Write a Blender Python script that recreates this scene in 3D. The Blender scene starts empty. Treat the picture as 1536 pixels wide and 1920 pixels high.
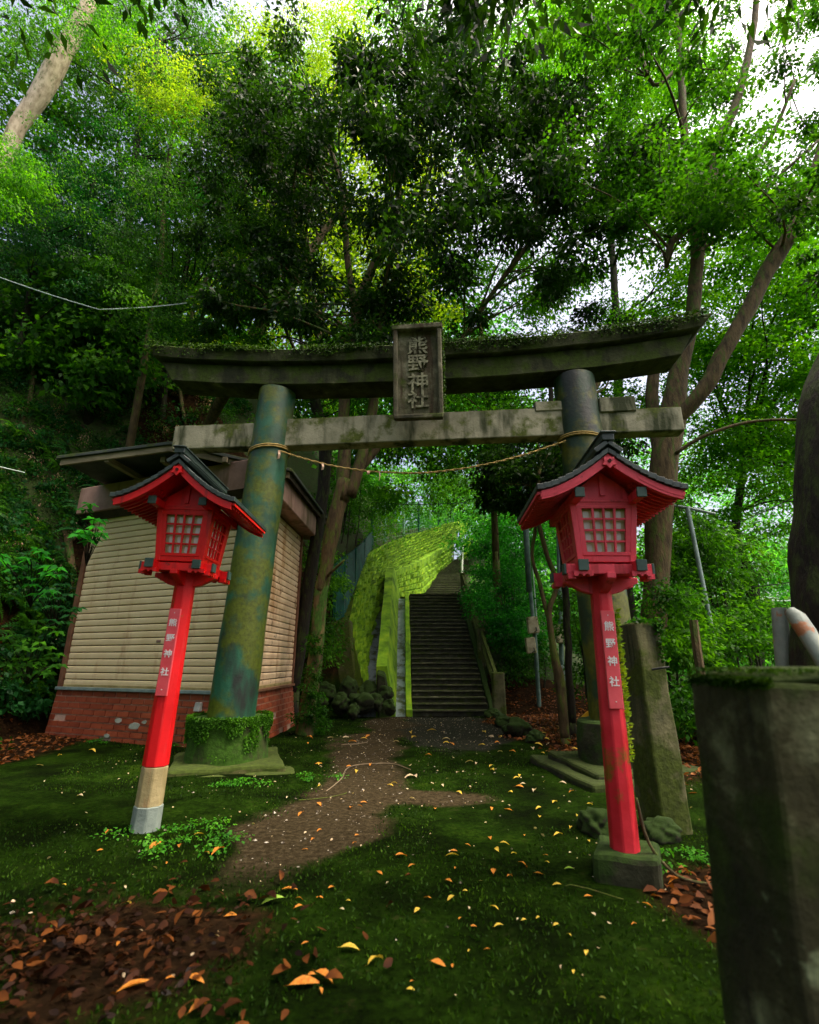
import bpy, bmesh, math, random
import numpy as np
from mathutils import Vector, Matrix, noise

SC = bpy.context.scene
COL = SC.collection
R = math.radians
random.seed(7)
RNG = np.random.default_rng(11)

# ------------------------------------------------------------------ camera, light, exposure
F_PX, PITCH, CAMZ = 926.0, R(16.8), 1.1
CT, ST = math.cos(PITCH), math.sin(PITCH)
cam_d = bpy.data.cameras.new('camera')
cam = bpy.data.objects.new('camera', cam_d)
COL.objects.link(cam)
cam.location = (0, 0, CAMZ)
cam.rotation_euler = (R(90) + PITCH, 0, 0)
cam_d.sensor_fit = 'HORIZONTAL'
cam_d.sensor_width = 36
cam_d.lens = F_PX / 1536 * 36
cam_d.clip_end = 600
cam_d.dof.use_dof = True
cam_d.dof.focus_distance = 5.5
cam_d.dof.aperture_fstop = 2.4
SC.camera = cam

SUN_EL, SUN_AZ = R(66), R(104)      # azimuth clockwise from +Y: high, to the right
world = bpy.data.worlds.new('World')
SC.world = world
world.use_nodes = True
wt = world.node_tree
sky = wt.nodes.new('ShaderNodeTexSky')
sky.sky_type = 'NISHITA'
sky.sun_disc = False
sky.sun_elevation = SUN_EL
sky.sun_rotation = SUN_AZ
sky.air_density = 0.7
sky.dust_density = 10.0
sky.ozone_density = 0.0
bgn = wt.nodes['Background']
bgn.inputs['Strength'].default_value = 0.15
wt.links.new(sky.outputs[0], bgn.inputs[0])
sun_d = bpy.data.lights.new('sun', 'SUN')
sun_d.energy = 1.0
sun_d.angle = R(25)
sun_d.color = (1, .91, .74)
sun = bpy.data.objects.new('sun', sun_d)
COL.objects.link(sun)
sdir = Vector((math.sin(SUN_AZ) * math.cos(SUN_EL), math.cos(SUN_AZ) * math.cos(SUN_EL), math.sin(SUN_EL)))
sun.rotation_euler = sdir.to_track_quat('Z', 'Y').to_euler()
SC.view_settings.view_transform = 'Standard'
SC.view_settings.look = 'None'
SC.view_settings.gamma = 1
SC.view_settings.exposure = 1.62
SC.view_settings.use_curve_mapping = False
SC.cycles.use_denoising = True
SC.cycles.max_bounces = 6
SC.cycles.diffuse_bounces = 3
SC.cycles.transmission_bounces = 3
SC.cycles.caustics_reflective = False
SC.cycles.caustics_refractive = False
SC.cycles.sample_clamp_indirect = 6

# ------------------------------------------------------------------ places: pixels of the 1536 x 1920 photograph to metres
def ray(x, y):
    v = (960 - y) / F_PX
    return Vector(((x - 768) / F_PX, CT - v * ST, ST + v * CT))
def at(x, y, Y):
    d = ray(x, y)
    t = Y / d.y
    return Vector((d.x * t, Y, CAMZ + d.z * t))
def gr(x, y, z=0.0):
    d = ray(x, y)
    t = (z - CAMZ) / d.z
    return Vector((d.x * t, d.y * t, z))
def depth(p):
    return p.y * CT + (p.z - CAMZ) * ST
def npat(x, y, Y):
    v = (960 - y) / F_PX
    dy = CT - v * ST
    t = Y / dy
    return np.stack([(x - 768) / F_PX * t, Y + 0 * t, CAMZ + (ST + v * CT) * t], -1)

# ------------------------------------------------------------------ objects
def tag(o, label=None, cat=None, group=None, kind=None):
    if label: o['label'] = label
    if cat: o['category'] = cat
    if group: o['group'] = group
    if kind: o['kind'] = kind
    return o
def thing(name, label, cat, loc=(0, 0, 0), rot=(0, 0, 0), group=None):
    o = bpy.data.objects.new(name, None)
    o.empty_display_size = .1
    COL.objects.link(o)
    o.location = loc
    o.rotation_euler = rot
    return tag(o, label, cat, group)
def link(name, me, parent=None, loc=None):
    o = bpy.data.objects.new(name, me)
    COL.objects.link(o)
    if parent is not None: o.parent = parent
    if loc is not None: o.location = loc
    return o
def copy_tree(o, parent=None):
    c = o.copy()
    COL.objects.link(c)
    if parent is not None: c.parent = parent
    for ch in list(o.children):
        copy_tree(ch, c)
    return c

class MB:
    """collects shapes, links them as one mesh"""
    def __init__(s, org=(0, 0, 0)):
        s.v, s.f, s.org = [], [], Vector(org)
    def add(s, vs, fs):
        n = len(s.v)
        s.v += [tuple(Vector(v) - s.org) for v in vs]
        s.f += [tuple(i + n for i in f) for f in fs]
        return s
    def hexa(s, p):   # p: bottom 4 ccw, top 4
        return s.add(p, [(3, 2, 1, 0), (4, 5, 6, 7), (0, 1, 5, 4), (1, 2, 6, 5), (2, 3, 7, 6), (3, 0, 4, 7)])
    def box(s, c, d, M=None):
        c = Vector(c)
        x, y, z = d[0] / 2, d[1] / 2, d[2] / 2
        p = [Vector(q) for q in ((-x, -y, -z), (x, -y, -z), (x, y, -z), (-x, y, -z), (-x, -y, z), (x, -y, z), (x, y, z), (-x, y, z))]
        if M is not None: p = [M @ q for q in p]
        return s.hexa([q + c for q in p])
    def tube(s, pts, rad, n=8, caps=True, jag=0, rot=0):
        pts = [Vector(p) for p in pts]
        m = len(pts)
        if not hasattr(rad, '__len__'): rad = [rad] * m
        vs, fs = [], []
        prev = None
        for i in range(m):
            t = (pts[min(i + 1, m - 1)] - pts[max(i - 1, 0)]).normalized()
            if prev is None:
                a = Vector((0, 1, 0)) if abs(t.y) < .8 else Vector((1, 0, 0))
                u = t.cross(a).normalized()
            else:
                u = (prev - t * prev.dot(t)).normalized()
            prev = u
            w = t.cross(u)
            for k in range(n):
                an = 2 * math.pi * k / n + rot
                r = rad[i]
                if jag: r *= 1 + jag * noise.noise(Vector((math.cos(an) * 1.6, math.sin(an) * 1.6, i * .35)) + pts[0])
                vs.append(pts[i] + (u * math.cos(an) + w * math.sin(an)) * r)
        for i in range(m - 1):
            for k in range(n):
                a, b = i * n + k, i * n + (k + 1) % n
                fs.append((a, b, b + n, a + n))
        if caps:
            fs.append(tuple(range(n - 1, -1, -1)))
            fs.append(tuple((m - 1) * n + k for k in range(n)))
        return s.add(vs, fs)
    def prism(s, poly, a, b):   # poly: list of points (Vector) extruded from +a to +b offsets (Vectors)
        n = len(poly)
        a, b = Vector(a), Vector(b)
        vs = [Vector(p) + a for p in poly] + [Vector(p) + b for p in poly]
        fs = [tuple(range(n - 1, -1, -1)), tuple(range(n, 2 * n))]
        fs += [(i, (i + 1) % n, (i + 1) % n + n, i + n) for i in range(n)]
        return s.add(vs, fs)
    def strip(s, A, B, t):   # A, B lists of points (two rails); thickness vector t
        n = len(A)
        t = Vector(t)
        vs = [Vector(p) for p in A] + [Vector(p) for p in B] + [Vector(p) + t for p in A] + [Vector(p) + t for p in B]
        fs = []
        for i in range(n - 1):
            fs += [(i, i + 1, n + i + 1, n + i), (2 * n + i, 3 * n + i, 3 * n + i + 1, 2 * n + i + 1),
                   (i, 2 * n + i, 2 * n + i + 1, i + 1), (n + i, n + i + 1, 3 * n + i + 1, 3 * n + i)]
        fs += [(0, n, 3 * n, 2 * n), (n - 1, 3 * n - 1, 4 * n - 1, 2 * n - 1)]
        return s.add(vs, fs)
    def mesh(s, name, mat, smooth=False, bevel=0, seg=1, angle=None):
        me = bpy.data.meshes.new(name)
        me.from_pydata(s.v, [], s.f)
        bm = bmesh.new()
        bm.from_mesh(me)
        bmesh.ops.recalc_face_normals(bm, faces=bm.faces)
        if bevel:
            bmesh.ops.bevel(bm, geom=[e for e in bm.edges if len(e.link_faces) == 2 and e.calc_face_angle(0) > .5], offset=bevel, segments=seg, affect='EDGES', profile=.5, clamp_overlap=True)
        bm.to_mesh(me)
        bm.free()
        if mat: me.materials.append(mat)
        if smooth:
            me.polygons.foreach_set('use_smooth', [True] * len(me.polygons))
            if angle: me.set_sharp_from_angle(angle=angle)
        return me
    def build(s, name, mat, parent=None, **k):
        return link(name, s.mesh(name, mat, **k), parent)

def rough(me, amp, scale, seed=0, sub=0):
    """worn, uneven surface: subdivide and push vertices by noise"""
    bm = bmesh.new()
    bm.from_mesh(me)
    if sub: bmesh.ops.subdivide_edges(bm, edges=bm.edges, cuts=sub, use_grid_fill=True)
    off = Vector((seed, seed * 1.7, seed * .3))
    for v in bm.verts:
        v.co += noise.noise_vector(v.co * scale + off) * amp
    bm.to_mesh(me)
    bm.free()
    return me

# ------------------------------------------------------------------ materials
def mat(name, ramp, scale=6, detail=6, rgh=.8, bump=.3, bscale=None, moss=None, streak=None, spots=None, spec=.3, coord='Object', island=0, stretch=(1, 1, 1), rough_var=0, rnd=37.0):
    """ramp: [(pos, rgb)...] driven by noise.  moss=(rgb, amount, up bias)   streak=(rgb, amount) vertical runs   spots=(rgb, scale, threshold)"""
    m = bpy.data.materials.new(name)
    m.use_nodes = True
    t = m.node_tree
    N, L = t.nodes, t.links
    bs = N['Principled BSDF']
    bs.inputs['Roughness'].default_value = rgh
    bs.inputs['Specular IOR Level'].default_value = spec
    tc = N.new('ShaderNodeTexCoord')
    mp = N.new('ShaderNodeMapping')
    mp.inputs['Scale'].default_value = stretch
    oi = N.new('ShaderNodeObjectInfo')
    L.new(tc.outputs[coord], mp.inputs[0])
    addv = N.new('ShaderNodeVectorMath')
    addv.operation = 'ADD'
    mul = N.new('ShaderNodeMath')
    mul.operation = 'MULTIPLY'
    mul.inputs[1].default_value = rnd if coord == 'Object' else 0
    L.new(oi.outputs['Random'], mul.inputs[0])
    L.new(mp.outputs[0], addv.inputs[0])
    L.new(mul.outputs[0], addv.inputs[1])
    vec = addv.outputs[0]
    def nz(sc, det=detail, src=vec, w=0):
        n = N.new('ShaderNodeTexNoise')
        n.inputs['Scale'].default_value = sc
        n.inputs['Detail'].default_value = det
        n.inputs['Roughness'].default_value = .62
        L.new(src, n.inputs['Vector'])
        return n.outputs['Fac']
    def rampn(src, stops):
        r = N.new('ShaderNodeValToRGB')
        e = r.color_ramp.elements
        while len(e) < len(stops): e.new(.5)
        for q, (p, c) in zip(e, stops):
            q.position = p
            q.color = (*c, 1) if hasattr(c, '__len__') else (c, c, c, 1)
        L.new(src, r.inputs[0])
        return r.outputs[0]
    def mix(f, a, b):
        x = N.new('ShaderNodeMix')
        x.data_type = 'RGBA'
        L.new(f, x.inputs['Factor'])
        for s_, i in ((a, 6), (b, 7)):
            if hasattr(s_, 'default_value'): L.new(s_, x.inputs[i])
            else: x.inputs[i].default_value = (*s_, 1)
        return x.outputs[2]
    src = nz(scale)
    if island:
        g = N.new('ShaderNodeNewGeometry')
        ad = N.new('ShaderNodeMath')
        ad.operation = 'MULTIPLY_ADD'
        L.new(g.outputs['Random Per Island'], ad.inputs[0])
        ad.inputs[1].default_value = island
        sb = N.new('ShaderNodeMath')
        sb.operation = 'SUBTRACT'
        L.new(src, sb.inputs[0])
        sb.inputs[1].default_value = island / 2
        L.new(sb.outputs[0], ad.inputs[2])
        src = ad.outputs[0]
    col = rampn(src, ramp)
    if spots:
        f = rampn(nz(spots[1], 5), [(spots[2], 0.), (spots[2] + .06, 1.)])
        col = mix(f, col, spots[0])
    if streak:
        mp2 = N.new('ShaderNodeMapping')
        mp2.inputs['Scale'].default_value = (streak[2] if len(streak) > 2 else 7, streak[2] if len(streak) > 2 else 7, .7)
        L.new(vec, mp2.inputs[0])
        f = rampn(nz(1.0, 4, mp2.outputs[0]), [(.62 - .25 * streak[1], 0.), (.72 - .2 * streak[1], 1.)])
        col = mix(f, col, streak[0])
    if moss:
        g = N.new('ShaderNodeNewGeometry')
        sx = N.new('ShaderNodeSeparateXYZ')
        L.new(g.outputs['Normal'], sx.inputs[0])
        ma = N.new('ShaderNodeMath')
        ma.operation = 'MULTIPLY_ADD'
        L.new(sx.outputs[2], ma.inputs[0])
        ma.inputs[1].default_value = moss[2] if len(moss) > 2 else .3
        L.new(nz(scale * .6 + 1.3, 7), ma.inputs[2])
        f = rampn(ma.outputs[0], [(.7 - .5 * moss[1], 0.), (.8 - .5 * moss[1], 1.)])
        c2 = rampn(nz(23, 4), [(.3, tuple(c * .45 for c in moss[0])), (.7, moss[0])])
        col = mix(f, col, c2)
    L.new(col, bs.inputs['Base Color'])
    if rough_var:
        rr = N.new('ShaderNodeMapRange')
        rr.inputs['To Min'].default_value = rgh - rough_var
        rr.inputs['To Max'].default_value = rgh + rough_var
        L.new(nz(scale * 2), rr.inputs[0])
        L.new(rr.outputs[0], bs.inputs['Roughness'])
    if bump:
        b = N.new('ShaderNodeBump')
        b.inputs['Strength'].default_value = bump
        b.inputs['Distance'].default_value = .02
        L.new(nz(bscale or scale * 5, 6), b.inputs['Height'])
        L.new(b.outputs[0], bs.inputs['Normal'])
    return m

def leaf_mat(name, c0, c1, c2, trans=.4, rgh=.5, ns=1.2, spec=.10):
    m = bpy.data.materials.new(name)
    m.use_nodes = True
    t = m.node_tree
    N, L = t.nodes, t.links
    bs = N['Principled BSDF']
    bs.inputs['Roughness'].default_value = rgh
    bs.inputs['Specular IOR Level'].default_value = spec
    g = N.new('ShaderNodeNewGeometry')
    tc = N.new('ShaderNodeTexCoord')
    n = N.new('ShaderNodeTexNoise')
    n.inputs['Scale'].default_value = ns
    n.inputs['Detail'].default_value = 3
    L.new(tc.outputs['Object'], n.inputs['Vector'])
    a = N.new('ShaderNodeMath')
    a.operation = 'MULTIPLY_ADD'
    L.new(g.outputs['Random Per Island'], a.inputs[0])
    a.inputs[1].default_value = .45
    s = N.new('ShaderNodeMath')
    s.operation = 'MULTIPLY_ADD'
    L.new(n.outputs['Fac'], s.inputs[0])
    s.inputs[1].default_value = 1.5
    s.inputs[2].default_value = -.48
    L.new(s.outputs[0], a.inputs[2])
    r = N.new('ShaderNodeValToRGB')
    e = r.color_ramp.elements
    e.new(.5)
    for q, p, c in zip(e, (.1, .5, .95), (c0, c1, c2)):
        q.position = p
        q.color = (*c, 1)
    L.new(a.outputs[0], r.inputs[0])
    L.new(r.outputs[0], bs.inputs['Base Color'])
    tr = N.new('ShaderNodeBsdfTranslucent')
    hs = N.new('ShaderNodeMix')
    hs.data_type = 'RGBA'
    hs.blend_type = 'MULTIPLY'
    hs.inputs['Factor'].default_value = 1
    L.new(r.outputs[0], hs.inputs[6])
    hs.inputs[7].default_value = (2.0, 2.0, .7, 1)
    L.new(hs.outputs[2], tr.inputs[0])
    mx = N.new('ShaderNodeMixShader')
    mx.inputs[0].default_value = trans
    L.new(bs.outputs[0], mx.inputs[1])
    L.new(tr.outputs[0], mx.inputs[2])
    L.new(mx.outputs[0], N['Material Output'].inputs[0])
    return m

BARK = mat('bark', [(.3, (.026, .018, .007)), (.7, (.13, .088, .036))], 5, 8, .9, .8, 14, moss=((.10, .14, .015), .42, .15), stretch=(3, 3, .8))
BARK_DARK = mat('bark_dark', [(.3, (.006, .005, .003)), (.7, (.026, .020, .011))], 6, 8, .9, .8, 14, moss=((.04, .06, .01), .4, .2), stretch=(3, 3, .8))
BARK_MOSSY = mat('bark_mossy', [(.35, (.05, .035, .015)), (.7, (.22, .15, .06))], 5, 8, .9, .8, 14, moss=((.07, .17, .02), .5, .0), stretch=(2, 2, .8))
BARK_PALE = mat('bark_pale', [(.35, (.30, .23, .15)), (.6, (.60, .50, .36))], 4, 6, .85, .4, 14, moss=((.10, .16, .03), .3, .1), stretch=(2, 2, .8))
BARK_TAN = mat('bark_tan', [(.3, (.026, .019, .008)), (.65, (.13, .092, .038))], 5, 9, .9, .9, 16, moss=((.09, .13, .02), .35, .1), stretch=(3, 3, .8))
SOIL = mat('bank_soil', [(.3, (.006, .004, .003)), (.6, (.035, .022, .012)), (.8, (.09, .05, .025))], 2.5, 9, .95, .9, 9, moss=((.035, .06, .008), .45, .3), coord='Object')
CONC = mat('mossy_concrete', [(.3, (.05, .055, .022)), (.7, (.19, .18, .085))], 3.2, 8, .9, .4, 30, moss=((.07, .10, .010), .52, .3), streak=((.04, .045, .02), .45))
CONC_DARK = mat('dark_stone', [(.3, (.012, .013, .008)), (.7, (.06, .06, .035))], 3.5, 8, .95, .5, 25, moss=((.035, .055, .006), .46, .5))
CONC_NEAR = mat('weathered_post_stone', [(.35, (.012, .011, .005)), (.54, (.045, .042, .016)), (.66, (.24, .25, .13))], 2.2, 7, .95, .5, 30, moss=((.035, .055, .005), .42, .7), streak=((.016, .014, .006), .55, 9), spots=((.20, .23, .12), 5, .62))
GREEN_WALL = mat('bright_moss_wall', [(.32, (.035, .09, .005)), (.52, (.18, .36, .010)), (.72, (.36, .50, .017))], 2.5, 8, .95, .7, 24)
JOINT = mat('dark_moss_joint', [(.3, (.025, .045, .003)), (.7, (.09, .14, .006))], 4, 6, .95, .5)
GREEN_BLOCK = mat('mossy_block', [(.32, (.035, .09, .005)), (.52, (.18, .36, .010)), (.72, (.36, .50, .017))], 3.5, 8, .95, .8, 14)
LEDGE = mat('blue_grey_concrete', [(.3, (.22, .27, .28)), (.7, (.42, .50, .52))], 3.5, 8, .45, .3, 20, moss=((.10, .13, .02), .25, .1), streak=((.08, .09, .08), .4, 3))
STEP = mat('step_stone', [(.3, (.012, .013, .008)), (.6, (.05, .05, .03)), (.8, (.13, .12, .07))], 6, 8, .9, .5, 40, moss=((.04, .055, .008), .36, .3))
TEXTPALE = mat('carved_pale', [(.36, (.05, .05, .03)), (.6, (.30, .30, .20))], 14, 7, .9, .2)
PLAQUE = mat('plaque_stone', [(.3, (.035, .035, .022)), (.55, (.12, .115, .07)), (.75, (.34, .33, .23))], 4, 8, .9, .5, 25, streak=((.05, .035, .018), .5, 8), moss=((.06, .09, .01), .3, .2))
NUKI = mat('tie_beam_concrete', [(.3, (.15, .155, .10)), (.7, (.36, .35, .25))], 3, 8, .9, .35, 34, moss=((.09, .12, .016), .36, .25), streak=((.035, .045, .018), .5, 3))
KASA = mat('lintel_stone', [(.3, (.015, .018, .007)), (.6, (.055, .065, .025)), (.8, (.20, .21, .11))], 4, 8, .95, .45, 30, moss=((.045, .075, .006), .5, .35), streak=((.016, .02, .008), .5, 4))
def pillar_mat(name, a, b):
    return mat(name, [(.36, a), (.6, b)], 1.6, 8, .5, .25, 22, streak=((.018, .026, .02), .35, 2.2), moss=((.10, .135, .008), .50, .0), spots=((.18, .27, .16), 2.3, .68), spec=.45)
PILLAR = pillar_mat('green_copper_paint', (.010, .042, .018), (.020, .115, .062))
RED = mat('bright_red_paint', [(.3, (.58, .003, .003)), (.7, (.84, .008, .008))], 4, 8, .45, .12, 40, spots=((.22, .02, .01), 9, .66), streak=((.42, .006, .004), .28, 14), spec=.4, rough_var=.15)
PINK = mat('pinkish_red_paint', [(.3, (.62, .025, .045)), (.7, (.86, .080, .120))], 4, 8, .5, .12, 40, spots=((.24, .02, .02), 9, .66), streak=((.46, .02, .03), .28, 14), spec=.4, rough_var=.15)  # right lantern: pinker and lighter red than the left one
RED_POST_L = mat('worn_red_post_paint', [(.3, (.62, .005, .006)), (.7, (.84, .012, .016))], 3, 6, .5, .1, 30, streak=((.75, .06, .06), .4, 9), spots=((.35, .10, .02), 6, .66))
RED_POST_R = mat('mossy_red_post_paint', [(.3, (.50, .010, .016)), (.7, (.80, .040, .060))], 3, 6, .55, .1, 30, spots=((.20, .09, .01), 3.2, .58))
SIGNRED = mat('signboard_red', [(.3, (.72, .07, .08)), (.7, (.86, .13, .15))], 6, 5, .55, .05)
WHITE = mat('white_lettering', [(.3, (.8, .78, .74)), (.7, (.86, .84, .8))], 6, 3, .6, 0)
BEIGE = mat('bare_post_wood', [(.3, (.30, .24, .10)), (.7, (.50, .40, .20))], 5, 6, .7, .3, 30, spots=((.12, .34, .20), 5, .62), streak=((.42, .10, .03), .2, 6))
FOOT = mat('post_foot_concrete', [(.3, (.16, .20, .17)), (.7, (.32, .38, .32))], 6, 6, .85, .3)
TILE = mat('dark_copper_roof', [(.3, (.012, .022, .020)), (.7, (.045, .07, .062))], 7, 6, .5, .15, 40, spots=((.10, .12, .09), 9, .66), spec=.5)
ENDCAP = mat('green_end_cap', [(.3, (.03, .06, .05)), (.7, (.06, .11, .09))], 8, 4, .5, .05)
PANE = mat('frosted_pane', [(.3, (.66, .70, .66)), (.7, (.82, .84, .80))], 5, 4, .35, .05)
PANERIM = mat('pane_rim', [(.3, (.50, .46, .26)), (.7, (.66, .60, .36))], 5, 4, .6, .05)
BACKBOARD = mat('dark_inside', [(.3, (.03, .004, .004)), (.7, (.05, .006, .006))], 5, 3, .9, 0)
SHUT = mat('cream_shutter', [(.3, (.76, .60, .31)), (.65, (.86, .71, .41))], 3, 6, .5, .03, 40, streak=((.66, .47, .24), .10, 3), spots=((.25, .11, .03), 9, .70), spec=.4, rnd=.02)
SHUT_RUST = mat('rusty_cream_shutter', [(.3, (.66, .46, .26)), (.65, (.86, .66, .44))], 3, 6, .5, .05, 40, streak=((.50, .28, .12), .25, 3), rnd=.02, spots=((.15, .055, .018), 5, .62))
FRAME = mat('brown_frame', [(.3, (.13, .055, .028)), (.7, (.27, .13, .07))], 5, 6, .6, .15, 30, spots=((.07, .03, .015), 8, .62))
HEADER = mat('pinkish_header_panel', [(.3, (.20, .12, .09)), (.7, (.38, .24, .19))], 3, 6, .7, .1, 30, streak=((.14, .09, .05), .35, 3))
WOODG = mat('rafter_wood', [(.3, (.14, .12, .07)), (.7, (.30, .26, .16))], 4, 6, .85, .3, 30, stretch=(1, 1, 4))
WOODD = mat('dark_eave_wood', [(.3, (.02, .015, .01)), (.7, (.06, .045, .025))], 4, 6, .85, .3, 30)
ROOFB = mat('dark_roof_sheet', [(.3, (.02, .028, .026)), (.7, (.06, .075, .065))], 4, 6, .7, .3, 20, moss=((.06, .09, .012), .4, .2))
BRICK = mat('glazed_brown_brick', [(.25, (.15, .026, .010)), (.75, (.40, .092, .036))], 3, 5, .5, .15, 40, spots=((.30, .17, .10), 7, .67), spec=.5)
MORTAR = mat('mortar', [(.3, (.30, .18, .13)), (.7, (.50, .34, .24))], 8, 6, .95, .3, spots=((.40, .42, .32), 2.2, .62))
PATCH = mat('flaked_render_patch', [(.3, (.25, .30, .22)), (.7, (.50, .52, .42))], 8, 6, .95, .3)
METAL = mat('grey_green_pipe', [(.3, (.12, .18, .16)), (.7, (.28, .37, .34))], 6, 5, .5, .05)
PEEL = mat('peeling_grey_paint', [(.3, (.16, .20, .17)), (.7, (.34, .38, .33))], 5, 5, .55, .25, 20, spots=((.40, .16, .07), 8, .57))
POLEG = mat('pole_green_grey', [(.3, (.05, .10, .08)), (.7, (.14, .22, .18))], 6, 5, .5, .05)
BOXM = mat('meter_box', [(.3, (.28, .25, .14)), (.7, (.50, .46, .30))], 9, 5, .7, .1, moss=((.12, .14, .03), .3, .2))
GFENCE = mat('green_sheet_fence', [(.3, (.003, .040, .026)), (.7, (.010, .12, .075))], 3, 5, .4, .05)
GPOST = mat('pale_green_post', [(.3, (.14, .30, .20)), (.7, (.30, .50, .36))], 3, 4, .5, .05)
WHITEPIPE = mat('white_handrail_pipe', [(.3, (.45, .50, .42)), (.7, (.72, .76, .66))], 6, 4, .4, .05)
ROPE = mat('straw_rope', [(.3, (.24, .16, .045)), (.7, (.46, .34, .12))], 30, 4, .9, .5, 90)
PAPER = mat('paper_strip', [(.3, (.60, .36, .24)), (.7, (.70, .5, .36))], 8, 3, .8, 0)
YELLOW = mat('yellow_plastic', [(.3, (.70, .36, .01)), (.7, (.80, .46, .02))], 5, 4, .5, .05)
WIRE = mat('pale_wire', [(.3, (.30, .40, .34)), (.7, (.45, .55, .48))], 5, 2, .5, 0)
WIRED = mat('dark_wire', [(.3, (.012, .014, .012)), (.7, (.02, .024, .02))], 5, 2, .5, 0)
BOULDER = mat('mossy_boulder', [(.3, (.01, .011, .005)), (.7, (.05, .052, .024))], 4, 8, .95, .6, 18, moss=((.03, .065, .006), .52, .35))
L_DARK = leaf_mat('leaf_dark_evergreen', (.004, .014, .002), (.010, .036, .003), (.034, .10, .005), .35, .4)
L_MID = leaf_mat('leaf_mid_green', (.008, .035, .002), (.026, .11, .004), (.09, .25, .008), .48, .5)
L_BRIGHT = leaf_mat('leaf_bright_maple', (.014, .07, .002), (.05, .20, .004), (.16, .38, .008), .52, .5)
L_YELLOW = leaf_mat('leaf_yellow_green', (.09, .20, .008), (.20, .34, .012), (.38, .48, .02), .5, .5)
L_BLUE = leaf_mat('leaf_blue_green', (.004, .03, .006), (.012, .08, .016), (.040, .19, .035), .40, .4)
L_FERN = leaf_mat('leaf_fern', (.005, .025, .002), (.018, .08, .004), (.06, .20, .008), .40, .4, 5)
L_EMERALD = leaf_mat('leaf_emerald', (.004, .04, .005), (.012, .12, .010), (.035, .26, .02), .48, .4)
L_FAR = leaf_mat('leaf_far_forest', (.014, .09, .010), (.04, .21, .02), (.12, .36, .05), .52, .6, .5)
L_MOSS = leaf_mat('leaf_moss', (.006, .018, .001), (.017, .050, .002), (.06, .13, .005), .25, .6, 2)
L_DEAD = leaf_mat('leaf_dead_brown', (.05, .016, .006), (.16, .052, .014), (.34, .13, .04), .2, .5, 3)
L_DEADPALE = leaf_mat('leaf_dead_pale', (.20, .11, .06), (.38, .24, .15), (.55, .40, .28), .3, .5, 3)
F_YELLOW = leaf_mat('fallen_yellow', (.50, .30, .03), (.62, .42, .05), (.7, .55, .12), .15, .5, 9)
F_ORANGE = leaf_mat('fallen_orange', (.42, .12, .015), (.56, .20, .03), (.66, .32, .06), .15, .5, 9)
F_GREEN = leaf_mat('fallen_green', (.12, .30, .03), (.25, .42, .05), (.4, .55, .10), .15, .5, 9)
F_PALE = leaf_mat('fallen_pale', (.40, .30, .18), (.55, .42, .26), (.66, .56, .36), .15, .5, 9)

# ------------------------------------------------------------------ leaves
def quads_mesh(name, V, mat, nper=4):
    n = len(V) // nper
    me = bpy.data.meshes.new(name)
    me.vertices.add(len(V))
    me.vertices.foreach_set('co', V.astype(np.float32).ravel())
    me.loops.add(len(V))
    me.loops.foreach_set('vertex_index', np.arange(len(V), dtype=np.int32))
    me.polygons.add(n)
    me.polygons.foreach_set('loop_start', np.arange(0, len(V), nper, dtype=np.int32))
    me.update(calc_edges=True)
    me.materials.append(mat)
    LEAFCOUNT[0] += n
    return me
LEAFCOUNT = [0]
def unit(a):
    return a / np.maximum(np.linalg.norm(a, axis=-1, keepdims=True), 1e-6)
def leaf_verts(P, D, Nn, L, W, org=(0, 0, 0)):
    D = unit(D)
    S = unit(np.cross(D, Nn))
    N2 = np.cross(S, D)
    L = np.asarray(L).reshape(-1, 1) if np.ndim(L) else L
    W = np.asarray(W).reshape(-1, 1) if np.ndim(W) else W
    a = P
    b = P + D * L * .42 + S * W * .5 + N2 * W * .18
    c = P + D * L - N2 * L * .12
    d = P + D * L * .42 - S * W * .5 + N2 * W * .18
    V = np.stack([a, b, c, d], 1).reshape(-1, 3)
    return V - np.array(org)
def leaf6(P, D, Nn, L, W, curl=.25):
    D = unit(D)
    S = unit(np.cross(D, Nn))
    N2 = np.cross(S, D)
    L = np.asarray(L).reshape(-1, 1)
    W = np.asarray(W).reshape(-1, 1) * (.75 + .5 * RNG.random((len(P), 1)))
    cu = curl * (RNG.random((len(P), 1)) * 1.6 - .3) * L
    sk_ = (RNG.random((len(P), 1)) - .5) * .12
    q = []
    for t, w, z in ((0, 0, 0), (.22, .42, .5), (.55, .5, 1.0), (.85, .2, .7), (1.0, -.05, .35), (.82, -.28, .7), (.5, -.5, 1.0), (.2, -.36, .5)):
        q.append(P + D * L * t + S * W * (w + sk_) + N2 * (cu * z + np.abs(w) * W * .35))
    return np.stack(q, 1).reshape(-1, 3)
def clump(C, spread, n, L, W, drop=.35, upn=.7, flat=1.0, bias=(0, 0, 0), org=(0, 0, 0), varl=.35):
    """C: (k,3) clump centres; spread metres; n leaves each"""
    k = len(C)
    O = RNG.normal(size=(k, n, 3))
    O = unit(O) * (RNG.random((k, n, 1)) ** .45)
    O *= np.array(spread) * (0.6 + .8 * RNG.random((k, 1, 1)))
    O[..., 2] *= flat
    # sprays sag towards their rims
    O[..., 2] -= drop * .5 * (O[..., 0] ** 2 + O[..., 1] ** 2) / max(spread[0], .05)
    P = (C[:, None, :] + O).reshape(-1, 3)
    D = O * np.array((1, 1, .5)) / np.array(spread) + RNG.normal(size=O.shape) * .55 + np.array(bias)
    D[..., 2] -= drop
    D = D.reshape(-1, 3)
    Nn = RNG.normal(size=D.shape) * (1 - upn) + np.array((0, 0, upn))
    s = 1 + varl * (RNG.random(len(P)) * 2 - 1)
    return leaf_verts(P, D, Nn, L * s, W * s, org)
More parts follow.
